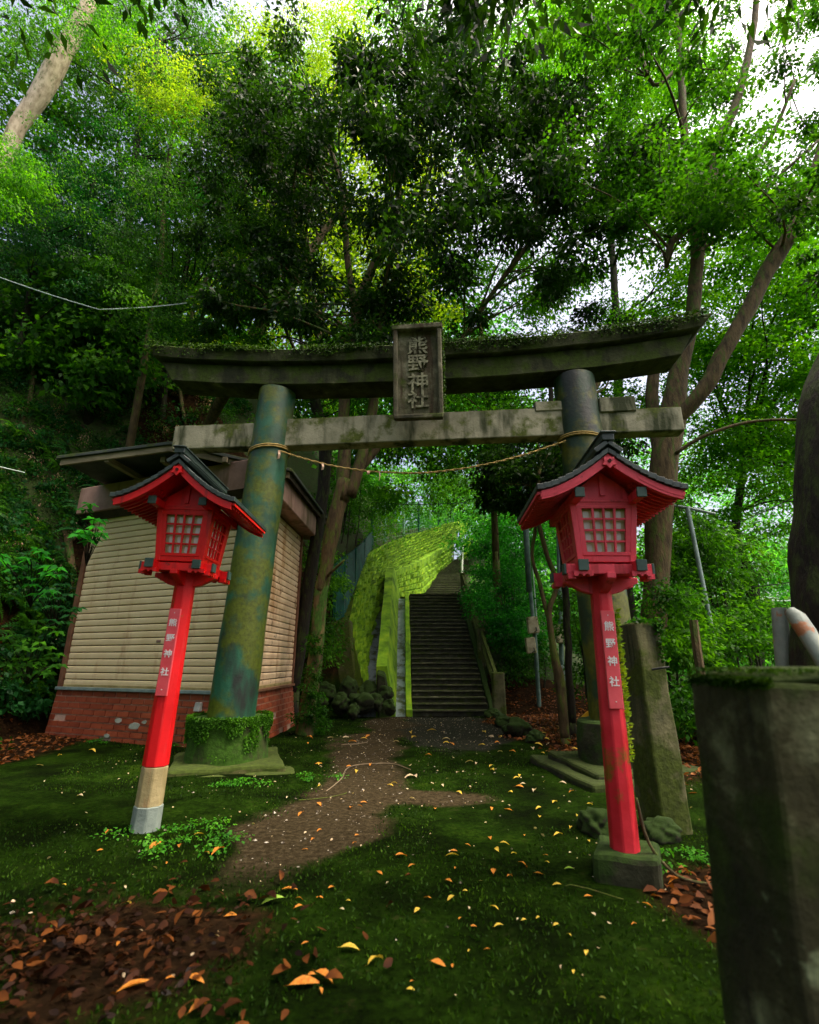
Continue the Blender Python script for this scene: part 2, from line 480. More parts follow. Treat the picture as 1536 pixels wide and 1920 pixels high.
def zone(cx, cy, rx, ry, Y0, Y1, n, power=.5):
    """clump centres in an ellipse-shaped region of space seen round (cx,cy), between the distances Y0 and Y1"""
    a = RNG.random(n) * 2 * math.pi
    r = RNG.random(n) ** power
    x = cx + rx * r * np.cos(a)
    y = cy + ry * r * np.sin(a)
    return npat(x, y, Y0 + (Y1 - Y0) * RNG.random(n))

def path(pts, n=4, wob=.03, seed=0):
    """smooth a polyline (Catmull-Rom) and add wobble"""
    out = []
    for i in range(len(pts) - 1):
        p0, p1, p2, p3 = (Vector(pts[max(i - 1, 0)]), Vector(pts[i]), Vector(pts[i + 1]), Vector(pts[min(i + 2, len(pts) - 1)]))
        for k in range(n):
            t = k / n
            q = .5 * ((2 * p1) + (p2 - p0) * t + (2 * p0 - 5 * p1 + 4 * p2 - p3) * t * t + (3 * p1 - p0 - 3 * p2 + p3) * t ** 3)
            if i + k > 0: q = q + noise.noise_vector(q * 2.3 + Vector((seed, 0, 0))) * wob
            out.append(q)
    out.append(Vector(pts[-1]))
    return out
def stem(mb, spec, n=8, wob=.03, jag=.25, seed=0, sub=4):
    """spec: (px, py, Y, width in px) points"""
    pts = [at(a, b, c) for a, b, c, w in spec]
    rad = [w * .5 * depth(p) / F_PX for p, (a, b, c, w) in zip(pts, spec)]
    P = path(pts, sub, wob, seed)
    m = len(P)
    rr = np.interp(np.linspace(0, len(rad) - 1, m), range(len(rad)), rad)
    mb.tube(P, list(rr), n, True, jag)
    return P, rr
def twigs(mb, P, rr, targets, r0=.5, lim=60):
    """thin limbs from the stem towards clump centres"""
    P2 = np.array([tuple(p) for p in P])
    T = targets[RNG.permutation(len(targets))[:lim]]
    for t in T:
        d = np.linalg.norm(P2 - t, axis=1) + np.maximum(0, P2[:, 2] - t[2] + .2) * 2
        lo = len(P2) // 3
        i = lo + int(np.argmin(d[lo:]))
        a, b = Vector(P2[i]), Vector(t)
        ln = (b - a).length
        if ln < .25 or ln > 4.5: continue
        mid = (a + b) / 2 + Vector(tuple(RNG.normal(size=3) * ln * .08)) + Vector((0, 0, ln * .06))
        r = min(rr[i] * r0, .012 + ln * .010)
        mb.tube(path([a, mid, b], 3, ln * .02, random.random() * 9), list(np.linspace(r, r * .22, 7)), 5, False)

DENSE = True
def tree(name, label, cat, stems, zones, bark, leaf, L, W, nleaf, spread, group=None, drop=.35, upn=.7, flat=.5, bias=(0, 0, 0), tw=40, extra=None, crown='crown', wob=.03, sides=8, bark2=None):
    if stems:   # stand the trunk on the ground: on the slope its line of sight meets, else straight below
        a, b, c, w_ = stems[0][0]
        q = at(a, b, c)
        FOOT = None
        if q.z > Hf(q.x, q.y) + .6:
            hit = None
            for Y in np.arange(c, c + 2.5, .1):
                q2 = at(a, b, Y)
                if q2.z < Hf(q2.x, q2.y) + .02:
                    hit = Y + .15
                    break
            if hit is not None:
                dY = hit - c
                stems = [[(s_[0], s_[1], s_[2] + dY, s_[3]) for s_ in st_] for st_ in stems]
            else:
                FOOT = Vector((q.x, q.y, Hf(q.x, q.y) - .15))
        elif q.z > Hf(q.x, q.y) - .05:
            FOOT = Vector((q.x, q.y, Hf(q.x, q.y) - .15))
    p0 = at(*stems[0][0][:3]) if stems else Vector(zones[0][:3])
    root = thing(name, label, cat, p0, group=group)
    C = np.concatenate([zone(*z) for z in zones]) if zones else None
    allP, allr = [], []
    for i, s in enumerate(stems):
        mb = MB(p0)
        P, rr = stem(mb, s, sides if s[0][3] > 12 else 6, wob, .22, i * 3.1)
        if i == 0 and FOOT is not None:
            mb.tube([FOOT, FOOT.lerp(P[0], .5), P[0] + (P[1] - P[0]) * .3], [rr[0] * 1.15, rr[0] * 1.05, rr[0]], sides, True, .22)
        allP += P
        allr += list(rr)
        mb.build('trunk' if i == 0 else 'limb', bark if i == 0 or bark2 is None else bark2, root, smooth=True)
    if C is not None:
        if allP and tw:
            mb = MB(p0)
            twigs(mb, allP, allr, C, lim=tw)
            if mb.v: mb.build('twigs', bark, root, smooth=True)['kind'] = 'stuff'
        C = np.concatenate([C, C + RNG.normal(size=C.shape) * np.array(spread) * .9]) if DENSE else C
        V = clump(C, spread, nleaf, L * 1.12, W * 1.2, drop, upn, flat, bias, p0)
        link(crown, quads_mesh(crown, V, leaf), root)
    return root

# ================================================================== THE SETTING
# ------------------------------------------------------------------ terrain
def vn(x, y, s, seed=0):
    """cheap smooth value noise, vectorised"""
    x = np.asarray(x, float) * s + seed * 17.3
    y = np.asarray(y, float) * s + seed * 9.1
    xi, yi = np.floor(x), np.floor(y)
    fx, fy = x - xi, y - yi
    fx, fy = fx * fx * (3 - 2 * fx), fy * fy * (3 - 2 * fy)
    def h(a, b):
        q = np.sin(a * 127.1 + b * 311.7 + seed * 3.3) * 43758.5453
        return q - np.floor(q)
    return ((h(xi, yi) * (1 - fx) + h(xi + 1, yi) * fx) * (1 - fy) + (h(xi, yi + 1) * (1 - fx) + h(xi + 1, yi + 1) * fx) * fy) * 2 - 1
S0, S1, S2, S3 = 11.1, 16.3, 20.7, 41.5
def sp(y): return np.interp(y, [S0, S1, S2, S3, 70], [0, 3.19, 3.19, 9.3, 12])
def xc(y): return np.interp(y, [S0, S1, S2, 25, 42, 60], [.87, .80, 1.1, 1.67, 4.4, 6])
def sstep(a, b, t):
    t = np.clip((t - a) / (b - a), 0, 1)
    return t * t * (3 - 2 * t)
def H(x, y):
    x = np.asarray(x, float)
    y = np.asarray(y, float)
    g = .02 * vn(x, y, .9, 1) + .012 * vn(x, y, 2.7, 2) + .05 * sstep(4, 9, y) * sstep(-1, -4, x)
    g = g + .02 * vn(x, y, .35, 3)
    bx = np.interp(y, [-20, 0, 5, 7.2, 9.6, 10.6, 11.4, 12.2, 16, 22, 60], [-7.5, -6.6, -6.0, -5.7, -5.3, -3.6, -2.6, -1.6, -1.5, -1.3, 0])
    d = np.maximum(0, bx - x)
    bank = 15 * (1 - np.exp(-d * 1.9 / 15)) + .28 * vn(x, y, .8, 5) * np.minimum(1, d)
    st = sp(y)
    # hill the stairs climb: left of the wall it stands higher, right it falls away
    c = xc(y)
    left = st + np.interp(y, [11, 12.3, 16, 25, 38, 60], [0, 1.1, 1.6, 2.6, 2.9, 3])
    off = np.interp(y, [11, 25, 38, 60], [2.2, 2.1, 1.4, 1.4])
    right = st * sstep(c + 5.5 + .1 * y, c + 1.0, x) - .9 * sstep(5, 9, x)
    wl = sstep(c - off, c - off - .4, x)
    core = np.where(x < c + 1.3, st - .30 * sstep(10.9, 11.3, y), right)
    hill = core * (1 - wl) + left * wl
    hill = np.where(x > c + 1.0, right, hill)
    z = g + hill + bank
    # a low bank of earth to the right of the torii
    z = z + .10 * sstep(1.3, 3.2, x) * sstep(3.4, 5.5, y) * sstep(12, 8, y)
    # far hillside on the right
    z = z + sstep(22, 60, y) * sstep(3, 12, x) * 9
    return z
def Hf(x, y): return float(H(x, y))

def seg_dist(px, py, pts):
    d = np.full(np.shape(px), 1e9)
    for (ax, ay), (bx_, by) in zip(pts[:-1], pts[1:]):
        vx, vy = bx_ - ax, by - ay
        t = np.clip(((px - ax) * vx + (py - ay) * vy) / (vx * vx + vy * vy), 0, 1)
        d = np.minimum(d, np.hypot(px - ax - t * vx, py - ay - t * vy))
    return d
PATH = [tuple(gr(x, y)[:2]) for x, y in ((400, 1700), (480, 1630), (560, 1575), (640, 1510), (680, 1450), (690, 1400), (740, 1350))]
def soil_mask(x, y):
    w = np.interp(y, [2.3, 3.2, 4.5, 6, 8, 11], [.26, .30, .48, .58, .50, .50])
    d = seg_dist(x, y, PATH) + .22 * vn(x, y, 1.7, 7) + .12 * vn(x, y, 5, 8)
    d2 = np.hypot((x - .05) / .55, (y - 4.75) / .22) * .5 + .1 * vn(x, y, 4, 6)
    return np.maximum(sstep(1.15, .35, d / w) * sstep(2.7, 3.7, y), sstep(.7, .35, d2))
def gravel_mask(x, y):
    d = np.hypot((x - .75) / .95, (y - 9.2) / 2.3) + .16 * vn(x, y, 1.8, 9) + .08 * vn(x, y, 6, 4)
    return sstep(1.1, .75, d)
def litter_mask(x, y):
    a = sstep(1.5, 2.0, x + .4 * vn(x, y, 1.1, 12)) * sstep(4.6, 5.6, y)
    b = .8 * sstep(1.1, .2, np.hypot((x + 1.4) / .80, (y - 2.35) / .55) + .45 * vn(x, y, 2.6, 13) + .2 * vn(x, y, 7, 3))
    c_ = sstep(-4.3, -5.2, x + .5 * vn(x, y, 1.1, 14)) * sstep(5.6, 6.6, y)
    d_ = sstep(1.1, 1.35, x + .2 * vn(x, y, 2.3, 17)) * sstep(3.5, 2.9, y) * sstep(1.9, 2.4, y)
    return np.maximum(np.maximum(a, b), np.maximum(c_, d_))

def grid_mesh(name, x0, x1, nx, y0, y1, ny, dz=0.0, fx=None, fy=None):
    xs = np.linspace(0, 1, nx)
    ys = np.linspace(0, 1, ny)
    xs = x0 + (x1 - x0) * (fx(xs) if fx else xs)
    ys = y0 + (y1 - y0) * (fy(ys) if fy else ys)
    X, Y = np.meshgrid(xs, ys)
    Z = H(X, Y) + dz
    V = np.stack([X, Y, Z], -1).reshape(-1, 3)
    i = (np.arange(ny - 1)[:, None] * nx + np.arange(nx - 1)[None, :]).ravel()
    Fq = np.stack([i, i + 1, i + 1 + nx, i + nx], 1)
    me = bpy.data.meshes.new(name)
    me.vertices.add(len(V))
    me.vertices.foreach_set('co', V.astype(np.float32).ravel())
    me.loops.add(len(Fq) * 4)
    me.loops.foreach_set('vertex_index', Fq.astype(np.int32).ravel())
    me.polygons.add(len(Fq))
    me.polygons.foreach_set('loop_start', np.arange(0, len(Fq) * 4, 4, dtype=np.int32))
    me.update(calc_edges=True)
    me.polygons.foreach_set('use_smooth', [True] * len(Fq))
    return me, V

def ground_material():
    m = bpy.data.materials.new('mossy_ground')
    m.use_nodes = True
    t = m.node_tree
    N, L = t.nodes, t.links
    bs = N['Principled BSDF']
    bs.inputs['Roughness'].default_value = .95
    bs.inputs['Specular IOR Level'].default_value = .02
    tc = N.new('ShaderNodeTexCoord')
    def nz(s, d=8, r=.65):
        n = N.new('ShaderNodeTexNoise')
        n.inputs['Scale'].default_value = s
        n.inputs['Detail'].default_value = d
        n.inputs['Roughness'].default_value = r
        L.new(tc.outputs['Object'], n.inputs['Vector'])
        return n.outputs['Fac']
    def ramp(src, st):
        r = N.new('ShaderNodeValToRGB')
        e = r.color_ramp.elements
        while len(e) < len(st): e.new(.5)
        for q, (p, c) in zip(e, st):
            q.position = p
            q.color = (*c, 1) if hasattr(c, '__len__') else (c, c, c, 1)
        L.new(src, r.inputs[0])
        return r.outputs[0]
    def mix(f, a, b):
        x = N.new('ShaderNodeMix')
        x.data_type = 'RGBA'
        L.new(f, x.inputs['Factor'])
        L.new(a, x.inputs[6])
        L.new(b, x.inputs[7])
        return x.outputs[2]
    def attr(n):
        a = N.new('ShaderNodeAttribute')
        a.attribute_name = n
        return a.outputs['Fac']
    def edge(mask, amount=.9):
        a = N.new('ShaderNodeMath')
        a.operation = 'MULTIPLY_ADD'
        L.new(nz(6, 10, .85), a.inputs[0])
        a.inputs[1].default_value = amount
        L.new(mask, a.inputs[2])
        return ramp(a.outputs[0], [(.20 + amount * .35, 0.), (.62 + amount * .42, 1.)])
    moss = ramp(nz(1.5, 10, .7), [(.34, (.003, .006, .001)), (.46, (.006, .015, .001)), (.58, (.013, .034, .002)), (.74, (.034, .070, .004))])
    mott = ramp(nz(38, 4, .7), [(.3, .35), (.7, 1.35)])
    mm = N.new('ShaderNodeMix')
    mm.data_type = 'RGBA'
    mm.blend_type = 'MULTIPLY'
    mm.inputs['Factor'].default_value = 1
    L.new(moss, mm.inputs[6])
    L.new(mott, mm.inputs[7])
    dirt = ramp(nz(26, 8, .8), [(.3, (.012, .009, .004)), (.50, (.040, .030, .015)), (.64, (.092, .072, .038)), (.76, (.30, .26, .16))])
    grav = ramp(nz(34, 6, .8), [(.35, (.010, .011, .007)), (.6, (.034, .036, .024)), (.75, (.12, .12, .09))])
    lit = ramp(nz(12, 8, .8), [(.35, (.006, .004, .002)), (.55, (.026, .014, .006)), (.72, (.08, .04, .016))])
    c = mix(edge(attr('gravel')), mm.outputs[2], grav)
    c = mix(edge(attr('soil')), c, dirt)
    c = mix(edge(attr('litter')), c, lit)
    L.new(c, bs.inputs['Base Color'])
    b = N.new('ShaderNodeBump')
    b.inputs['Strength'].default_value = .9
    b.inputs['Distance'].default_value = .03
    L.new(nz(30, 8, .75), b.inputs['Height'])
    L.new(b.outputs[0], bs.inputs['Normal'])
    return m
GM = ground_material()
def masks(me, V):
    for n, f in (('soil', soil_mask), ('gravel', gravel_mask), ('litter', litter_mask)):
        a = me.attributes.new(n, 'FLOAT', 'POINT')
        v = f(V[:, 0], V[:, 1])
        if n == 'litter': v = np.maximum(v, sstep(.5, 1.2, V[:, 2]))
        a.data.foreach_set('value', v.astype(np.float32))
me, V = grid_mesh('mossy_ground', -7, 7, 230, .2, 12.4, 210)
masks(me, V)
me.materials.append(GM)
tag(link('mossy_ground', me), kind='structure')
# outer terrain, lowered a little under the fine sheet
me, V = grid_mesh('hillside_terrain', -60, 70, 240, -40, 120, 260, 0, lambda t: .5 + (t - .5) * (.35 + .65 * (2 * np.abs(t - .5)) ** 2) , None)
ins = (V[:, 0] > -6.8) & (V[:, 0] < 6.8) & (V[:, 1] > .4) & (V[:, 1] < 12.2)
co = V.copy()
co[ins, 2] -= .35
me.vertices.foreach_set('co', co.astype(np.float32).ravel())
masks(me, V)
me.materials.append(SOIL)
tag(link('hillside_terrain', me), kind='structure')

# ------------------------------------------------------------------ the two flights of steps
stairs = thing('stone_staircase', 'long mossy stone staircase climbing straight up between green walls, seen through the gate', 'staircase', (.87, S0, 0))
o0 = stairs.location
TREAD = mat('worn_tread', [(.3, (.05, .052, .03)), (.6, (.15, .145, .085)), (.8, (.28, .26, .16))], 6, 8, .9, .4, 40, moss=((.05, .07, .008), .32, .2))
n1 = 27
rs, td = 3.19 / n1, (S1 - S0) / n1
for i in range(n1):
    y0 = S0 + i * td
    mb = MB(o0)
    c = xc(y0)
    mb.box((c + random.uniform(-.01, .01), y0 + td / 2 + .04, (i + 1) * rs - .085), (1.62, td + .04, .11))
    me = mb.mesh('step', STEP, bevel=.01)
    o = link('step', rough(me, .008, 5, i, 1), stairs)
    mb = MB(o0)
    mb.box((c + random.uniform(-.01, .01), y0 + td / 2 + .005, (i + 1) * rs - .014), (1.60, td + .045, .032))
    me = mb.mesh('tread', TREAD, bevel=.008)
    link('tread', rough(me, .006, 7, i, 1), o)
n2 = 34
for i in range(n2):
    y0 = S2 + (S3 - S2) * i / n2
    z = 3.19 + (9.3 - 3.19) * (i + 1) / n2
    mb = MB(o0)
    mb.box((xc(y0), y0 + .32, z - .11), (1.7, .66, .22))
    link('step', mb.mesh('step', STEP, bevel=.02), stairs)
mb = MB(o0)
mb.strip([(xc(y) - .85, y, sp(y) - .02) for y in (S1 - .05, 18, S2 + .1)], [(xc(y) + .85, y, sp(y) - .02) for y in (S1 - .05, 18, S2 + .1)], (0, 0, -.3))
mb.build('landing', STEP, stairs)
mb = MB(o0)
ys = np.linspace(S0 - .05, S1, 10)
mb.strip([(xc(y) - .81, y, sp(y) - .16) for y in ys], [(xc(y) + .81, y, sp(y) - .16) for y in ys], (0, 0, -.25))
ys = np.linspace(S2, S3, 10)
mb.strip([(xc(y) - .9, y, sp(y) - .2) for y in ys], [(xc(y) + .9, y, sp(y) - .2) for y in ys], (0, 0, -.3))
mb.build('stair_bed', CONC_DARK, stairs)
# kerbs
def slope_beam(mb, xa, xb, za, zb, ys, dz=0):
    """bar following the stair profile: xa,xb lateral offsets from the centre, za,zb heights over the profile"""
    n = len(ys)
    P = [[Vector((xc(y) + x, y, float(sp(y)) + z)) for y in ys] for x, z in ((xa, za), (xb, za), (xb, zb), (xa, zb))]
    vs = sum(P, [])
    fs = []
    for k in range(4):
        k2 = (k + 1) % 4
        for i in range(n - 1):
            fs.append((k * n + i, k * n + i + 1, k2 * n + i + 1, k2 * n + i))
    fs += [(0, n, 2 * n, 3 * n), (n - 1, 2 * n - 1, 3 * n - 1, 4 * n - 1)]
    return mb.add(vs, fs)
YS1 = list(np.linspace(S0 - .12, S1 + .1, 26))
mb = slope_beam(MB(o0), -.95, -.82, -.5, .14, YS1)
o = mb.build('side_kerb', GREEN_WALL, stairs, bevel=.012)
rough(o.data, .02, 3)
mb = slope_beam(MB(o0), .815, .93, -.5, .10, YS1)
o = mb.build('side_kerb', BOULDER, stairs, bevel=.012)
rough(o.data, .02, 3)
YS2 = list(np.linspace(S2 - .3, S3, 30))
mb = slope_beam(MB(o0), -1.02, -.86, -.4, .2, YS2)
mb.build('side_kerb', GREEN_WALL, stairs)
mb = slope_beam(MB(o0), -1.16, -.955, -.45, -.12, YS1)
o = mb.build('gutter', LEDGE, stairs)
rough(o.data, .01, 3)

# battered parapet beside the gutter, with its end stub
par = thing('stair_parapet', 'bright green moss covered parapet rising beside the gutter left of the steps', 'parapet', (-.4, S0, 0))
mb = MB(par.location)
ys = np.linspace(11.2, 17.0, 30)
prof = ((-1.16, -.5), (-1.16, -.12), (-1.35, .93), (-1.58, .93), (-1.58, -.5))
n = len(ys)
vs, fs = [], []
for x, z in prof:
    vs += [Vector((xc(y) + x + .02 * noise.noise(Vector((y, z, x)) * 2), y, float(sp(y)) * 1.0 + z + .02 * noise.noise(Vector((y * 2, x, 3))))) for y in ys]
for k in range(5):
    k2 = (k + 1) % 5
    for i in range(n - 1): fs.append((k * n + i, k * n + i + 1, k2 * n + i + 1, k2 * n + i))
fs += [tuple(k * n for k in range(5)), tuple(k * n + n - 1 for k in reversed(range(5)))]
mb.add(vs, fs)
mb.build('wall', GREEN_WALL, par)
mb = MB(par.location)
mb.hexa([Vector(p) for p in ((-.66, 11.0, -.1), (-.40, 11.0, -.1), (-.40, 11.19, -.1), (-.66, 11.19, -.1), (-.70, 11.02, .86), (-.50, 11.02, .80), (-.50, 11.19, .88), (-.70, 11.19, .95))])
o = mb.build('end_stub', BOULDER, par, bevel=.03)
rough(o.data, .03, 4, 3, 2)

# smooth grey concrete slope between parapet and retaining wall
led = thing('concrete_slope', 'smooth blue grey concrete slope between the parapet and the blocky retaining wall', 'concrete slope', (-.9, 11.6, 0))
A = [Vector((-1.12 - .02 * (y - 11.6), y, .42 + .66 * (y - 11.8) + .03 * noise.noise(Vector((y * 1.5, 0, 0))))) for y in np.linspace(11.45, 17.0, 24)]
B = [Vector((xc(y) - 1.56, y, .42 + .66 * (y - 11.8) + .02 * noise.noise(Vector((y * 1.5, 4, 0))))) for y in np.linspace(11.45, 17.0, 24)]
mb = MB(led.location)
mb.strip(B, A, (0, .1, -.6))
mb.build('slab', LEDGE, led)

# ------------------------------------------------------------------ blocky retaining walls
def lerp_poly(T, t):
    x = t * (len(T) - 1)
    i = min(int(x), len(T) - 2)
    return T[i].lerp(T[i + 1], x - i)
def block_wall(root, T, B, nu, nv, lim, bmat, back, proud=.10, skew=0.0):
    """T and B: top and bottom rails, blocks between them"""
    org = root.location
    n = 28
    mb = MB(org)
    A1 = [lerp_poly(T, i / n) for i in range(n + 1)]
    B1 = [lerp_poly(B, i / n) for i in range(n + 1)]
    nrm0 = ((A1[n // 2] - B1[n // 2]).cross(A1[n // 2 + 1] - A1[n // 2])).normalized()
    if nrm0.y > 0: nrm0 = -nrm0
    mb.strip(B1, A1, -nrm0 * .5)
    mb.build('backing', back, root)
    cnt = 0
    rest = MB(org)
    for j in range(nv):
        for i in range(nu):
            off = .5 * (j % 2)
            u0, u1 = (i + off) / nu, (i + 1 + off) / nu
            if u0 >= 1: continue
            u1 = min(u1, 1)
            v0, v1 = j / nv, (j + 1) / nv
            def pt(u, v): return lerp_poly(B, u).lerp(lerp_poly(T, u), v)
            c = [pt(u0, v0), pt(u1, v0), pt(u1, v1), pt(u0, v1)]
            m = sum(c, Vector()) / 4
            nn = (c[1] - c[0]).cross(c[3] - c[0]).normalized()
            if nn.dot(nrm0) < 0: nn = -nn
            sc = min((c[1] - c[0]).length, (c[3] - c[0]).length)
            base = [m + (q - m) * .97 + nn * .004 for q in c]
            pk = proud * (.6 + .8 * random.random()) * min(1.3, sc / .25)
            top = [m + (q - m) * random.uniform(.55, .80) + nn * (pk * (random.uniform(.5, .9) if k < 2 else random.uniform(.9, 1.35))) for k, q in enumerate(c)]
            if cnt < lim:
                b = MB(m)
                b.hexa(base + top)
                o = link('block', b.mesh('block', bmat), root, m - org)
                cnt += 1
            else:
                rest.hexa(base + top)
    if rest.v:
        o = rest.build('far_blocks', bmat, root)
        o['kind'] = 'stuff'
wl = thing('retaining_wall', 'tall retaining wall of rugged yellow green mossy blocks climbing behind the steps', 'retaining wall', (-1.2, 12.5, 0))
Tp = [at(655, 1162, 12.3), at(668, 1100, 13.6), at(688, 1037, 16), at(722, 1020, 20), at(753, 1008, 25), at(795, 996, 31), at(833, 982, 38), at(864, 976, 44)]
Bp = [at(684, 1300, 11.5), at(686, 1235, 12.5), at(700, 1160, 14.2), at(722, 1090, 17), at(745, 1075, 20.5), at(771, 1064, 25), at(812, 1042, 32), at(850, 1020, 40)]
block_wall(wl, Tp, Bp, 40, 11, 300, GREEN_BLOCK, JOINT, .13)
wl2 = thing('lower_retaining_wall', 'lower mossy wall with a sloping coping beside the narrow upper flight', 'retaining wall', (1, 19, 3))
T2 = [at(735, 1082, 18.2), at(756, 1072, 20.8), at(782, 1060, 23.4), at(815, 1041, 31), at(848, 1022, 39.6)]
B2 = [at(742, 1121, 18.0), at(760, 1119, 20.0), at(793, 1114, 23.0), at(818, 1087, 31), at(846, 1057, 39.6)]
block_wall(wl2, T2, B2, 22, 5, 110, GREEN_BLOCK, JOINT, .10)
mb = MB(wl2.location)
mb.tube([p + Vector((0, -.05, .06)) for p in T2], [.13, .14, .15, .2, .24], 4, rot=.78)
mb.build('coping', GREEN_WALL, wl2)
up = thing('upper_wall', 'yellow green wall closing the head of the upper flight', 'wall', at(885, 1056, 43))
a, b = at(866, 1060, 42), at(908, 1052, 44)
c, d = at(908, 1008, 44), at(868, 1010, 42)
mb = MB(up.location)
mb.hexa([a, b, b + Vector((0, 1, 0)), a + Vector((0, 1, 0)), d, c, c + Vector((0, 1, 0)), d + Vector((0, 1, 0))])
mb.build('face', GREEN_WALL, up, bevel=.08)
mb = MB(up.location)
a, b, c, d = at(864, 1010, 45), at(880, 990, 47), at(876, 978, 47), at(862, 980, 45)
mb.hexa([a, b, b + Vector((0, 1, 0)), a + Vector((0, 1, 0)), d, c, c + Vector((0, 1, 0)), d + Vector((0, 1, 0))])
mb.build('end_block', GREEN_WALL, up)

# white handrails at the head of the flight
for i, (spec, lab) in enumerate((
        (((850, 1058, 40), (851, 1008, 40), (845, 997, 40)), 'tall thin white handrail post at the head of the upper flight'),
        (((869, 1008, 38), (866, 1106, 24)), 'white handrail descending along the right of the upper flight'))):
    t = thing('handrail', lab, 'handrail', at(*spec[0]))
    mb = MB(t.location)
    mb.tube([at(*s) for s in spec], .055 if i == 0 else .035, 8)
    mb.build('pipe', WHITEPIPE, t)
    mb = MB(t.location)
    if i == 1:
        for (x0, y0, x1, y1, Y) in ((869, 1005, 869, 1030, 38), (866, 1048, 866, 1105, 24)):
            mb.tube([at(x0, y0, Y), at(x1, y1, Y)], .045, 6)
        mb.build('post', WHITEPIPE, t)
    else:
        mb.tube([at(851, 1040, 40), at(866, 1041, 40)], .03, 6)
        mb.build('cross_pipe', WHITEPIPE, t)

# stone posts and rails on the right of the lower flight
rail = thing('stone_balustrade', 'mossy stone balustrade with posts and sloping rails on the right of the steps', 'balustrade', (1.75, S0 - .05, 0))
PXY = [(10.85, .88, .13), (12.9, .82, .10), (14.8, .8, .09), (16.3, .72, .08)]
tops = []
for k, (y, h, w) in enumerate(PXY):
    x = xc(y) + .93 + .04
    z0 = float(sp(y)) - .2
    mb = MB(rail.location)
    mb.hexa([Vector((x + a * w, y + b * w, z)) for z in (z0, z0 + .2 + h) for a, b in ((-1, -.8), (1, -.8), (1, .8), (-1, .8))])
    o = mb.build('post', CONC, rail, bevel=.035, seg=2)
    tops.append(Vector((x, y, z0 + .2 + h)))
for a, b in zip(tops[:-1], tops[1:]):
    for dz, r in ((-.12, .05), (-.45, .042)):
        mb = MB(rail.location)
        mb.tube([a + Vector((0, .1, dz)), b + Vector((0, -.08, dz))], r, 4, rot=.78)
        mb.build('rail', CONC, rail)

# dark concrete pier and boulder heap left of the steps
pier = thing('concrete_pier', 'dark mossy concrete pier under the green sheet fence', 'pier', at(628, 1275, 11.9))
mb = MB(pier.location)
a, b = at(607, 1275, 11.9), at(660, 1280, 11.7)
zt = at(630, 1163, 12).z
mb.hexa([Vector((a.x - .05, 11.75, .2)), Vector((b.x + .15, 11.6, .2)), Vector((b.x + .1, 12.9, .2)), Vector((a.x, 13, .2)),
         Vector((a.x + .08, 12, zt)), Vector((b.x - .12, 11.95, zt)), Vector((b.x - .12, 12.9, zt)), Vector((a.x + .05, 13, zt))])
o = mb.build('block', mat('pier_moss', [(.3, (.03, .032, .012)), (.7, (.11, .10, .035))], 2, 8, .95, .5, 18, moss=((.07, .09, .01), .5, .4)), pier, bevel=.04)
rough(o.data, .04, 2.5, 1, 2)

def boulder_mesh(seed, mat_, sub=3):
    bm = bmesh.new()
    bmesh.ops.create_icosphere(bm, subdivisions=sub, radius=1)
    for v in bm.verts:
        v.co *= 1 + .45 * noise.noise(v.co * 1.1 + Vector((seed * 5.1, 0, 0))) + .28 * noise.noise(v.co * 2.6 + Vector((seed, 3, 0))) + .10 * noise.noise(v.co * 7 + Vector((seed, 3, 0)))
        q = Vector((abs(v.co.x) ** .8 * (1 if v.co.x > 0 else -1), abs(v.co.y) ** .8 * (1 if v.co.y > 0 else -1), v.co.z))
        v.co = q
    me = bpy.data.meshes.new('boulder')
    bm.to_mesh(me)
    bm.free()
    me.materials.append(mat_)
    me.polygons.foreach_set('use_smooth', [True] * len(me.polygons))
    return me
BM = [boulder_mesh(s, BOULDER, 4) for s in range(5)]
heap = []
for k, (x, y, w) in enumerate(((612, 1296, 34), (640, 1318, 30), (655, 1290, 36), (678, 1318, 40), (690, 1296, 30), (706, 1316, 26), (722, 1300, 28), (628, 1272, 26), (730, 1326, 22), (600, 1318, 24), (662, 1334, 24))):
    Y = 11.2 - .012 * (y - 1296) * 2 + .1 * (k % 2)
    c = at(x, y, Y)
    r = w * .5 * depth(c) / F_PX
    o = link('mossy_boulder', BM[k % 5])
    lab_ = ('leftmost boulder in the upper row of the heap', 'boulder low at the left of the heap, in front of the pier', 'boulder below the middle of the pier', 'largest boulder in the middle of the heap', 'boulder behind and right of the largest one', 'boulder right of the largest one, front row', 'boulder touching the dark end stub of the parapet', 'highest boulder, against the pier', 'rightmost small boulder beside the gutter', 'boulder next to the foot of the forked tree', 'lowest boulder in the front middle of the heap')[k]
    o.location = c
    o.scale = (r * 1.1, r * 1.1, r * .9)
    o.rotation_euler = (k, k * 2.1, k * .7)
    tag(o, lab_, 'boulder', 'boulders heaped beside the foot of the steps')
for k, (x, y, w, lab) in enumerate(((925, 1338, 26, 'small mossy rock just below the stone post at the foot of the steps'),
                                   (945, 1352, 30, 'mossy rock second from the steps in the row of rocks edging the path'),
                                   (975, 1368, 46, 'long low mossy rock lying right of the gravel before the steps'),
                                   (1005, 1382, 30, 'flat mossy rock at the near end of the edging rocks'),
                                   (1128, 1548, 62, 'dark rounded boulder behind the foot of the right lantern post'),
                                   (1250, 1560, 60, 'dark boulder at the foot of the square stone gatepost'))):
    p = gr(x, y + w * .3, Hf(*gr(x, y + w * .3)[:2]))
    r = w * .5 * depth(p) / F_PX
    o = link('mossy_rock', BM[(k + 2) % 5])
    o.location = p + Vector((0, r * .5, r * .45))
    o.scale = (r * 1.15, r, r * .8)
    o.rotation_euler = (0, 0, k * 1.3)
    tag(o, lab, 'rock')

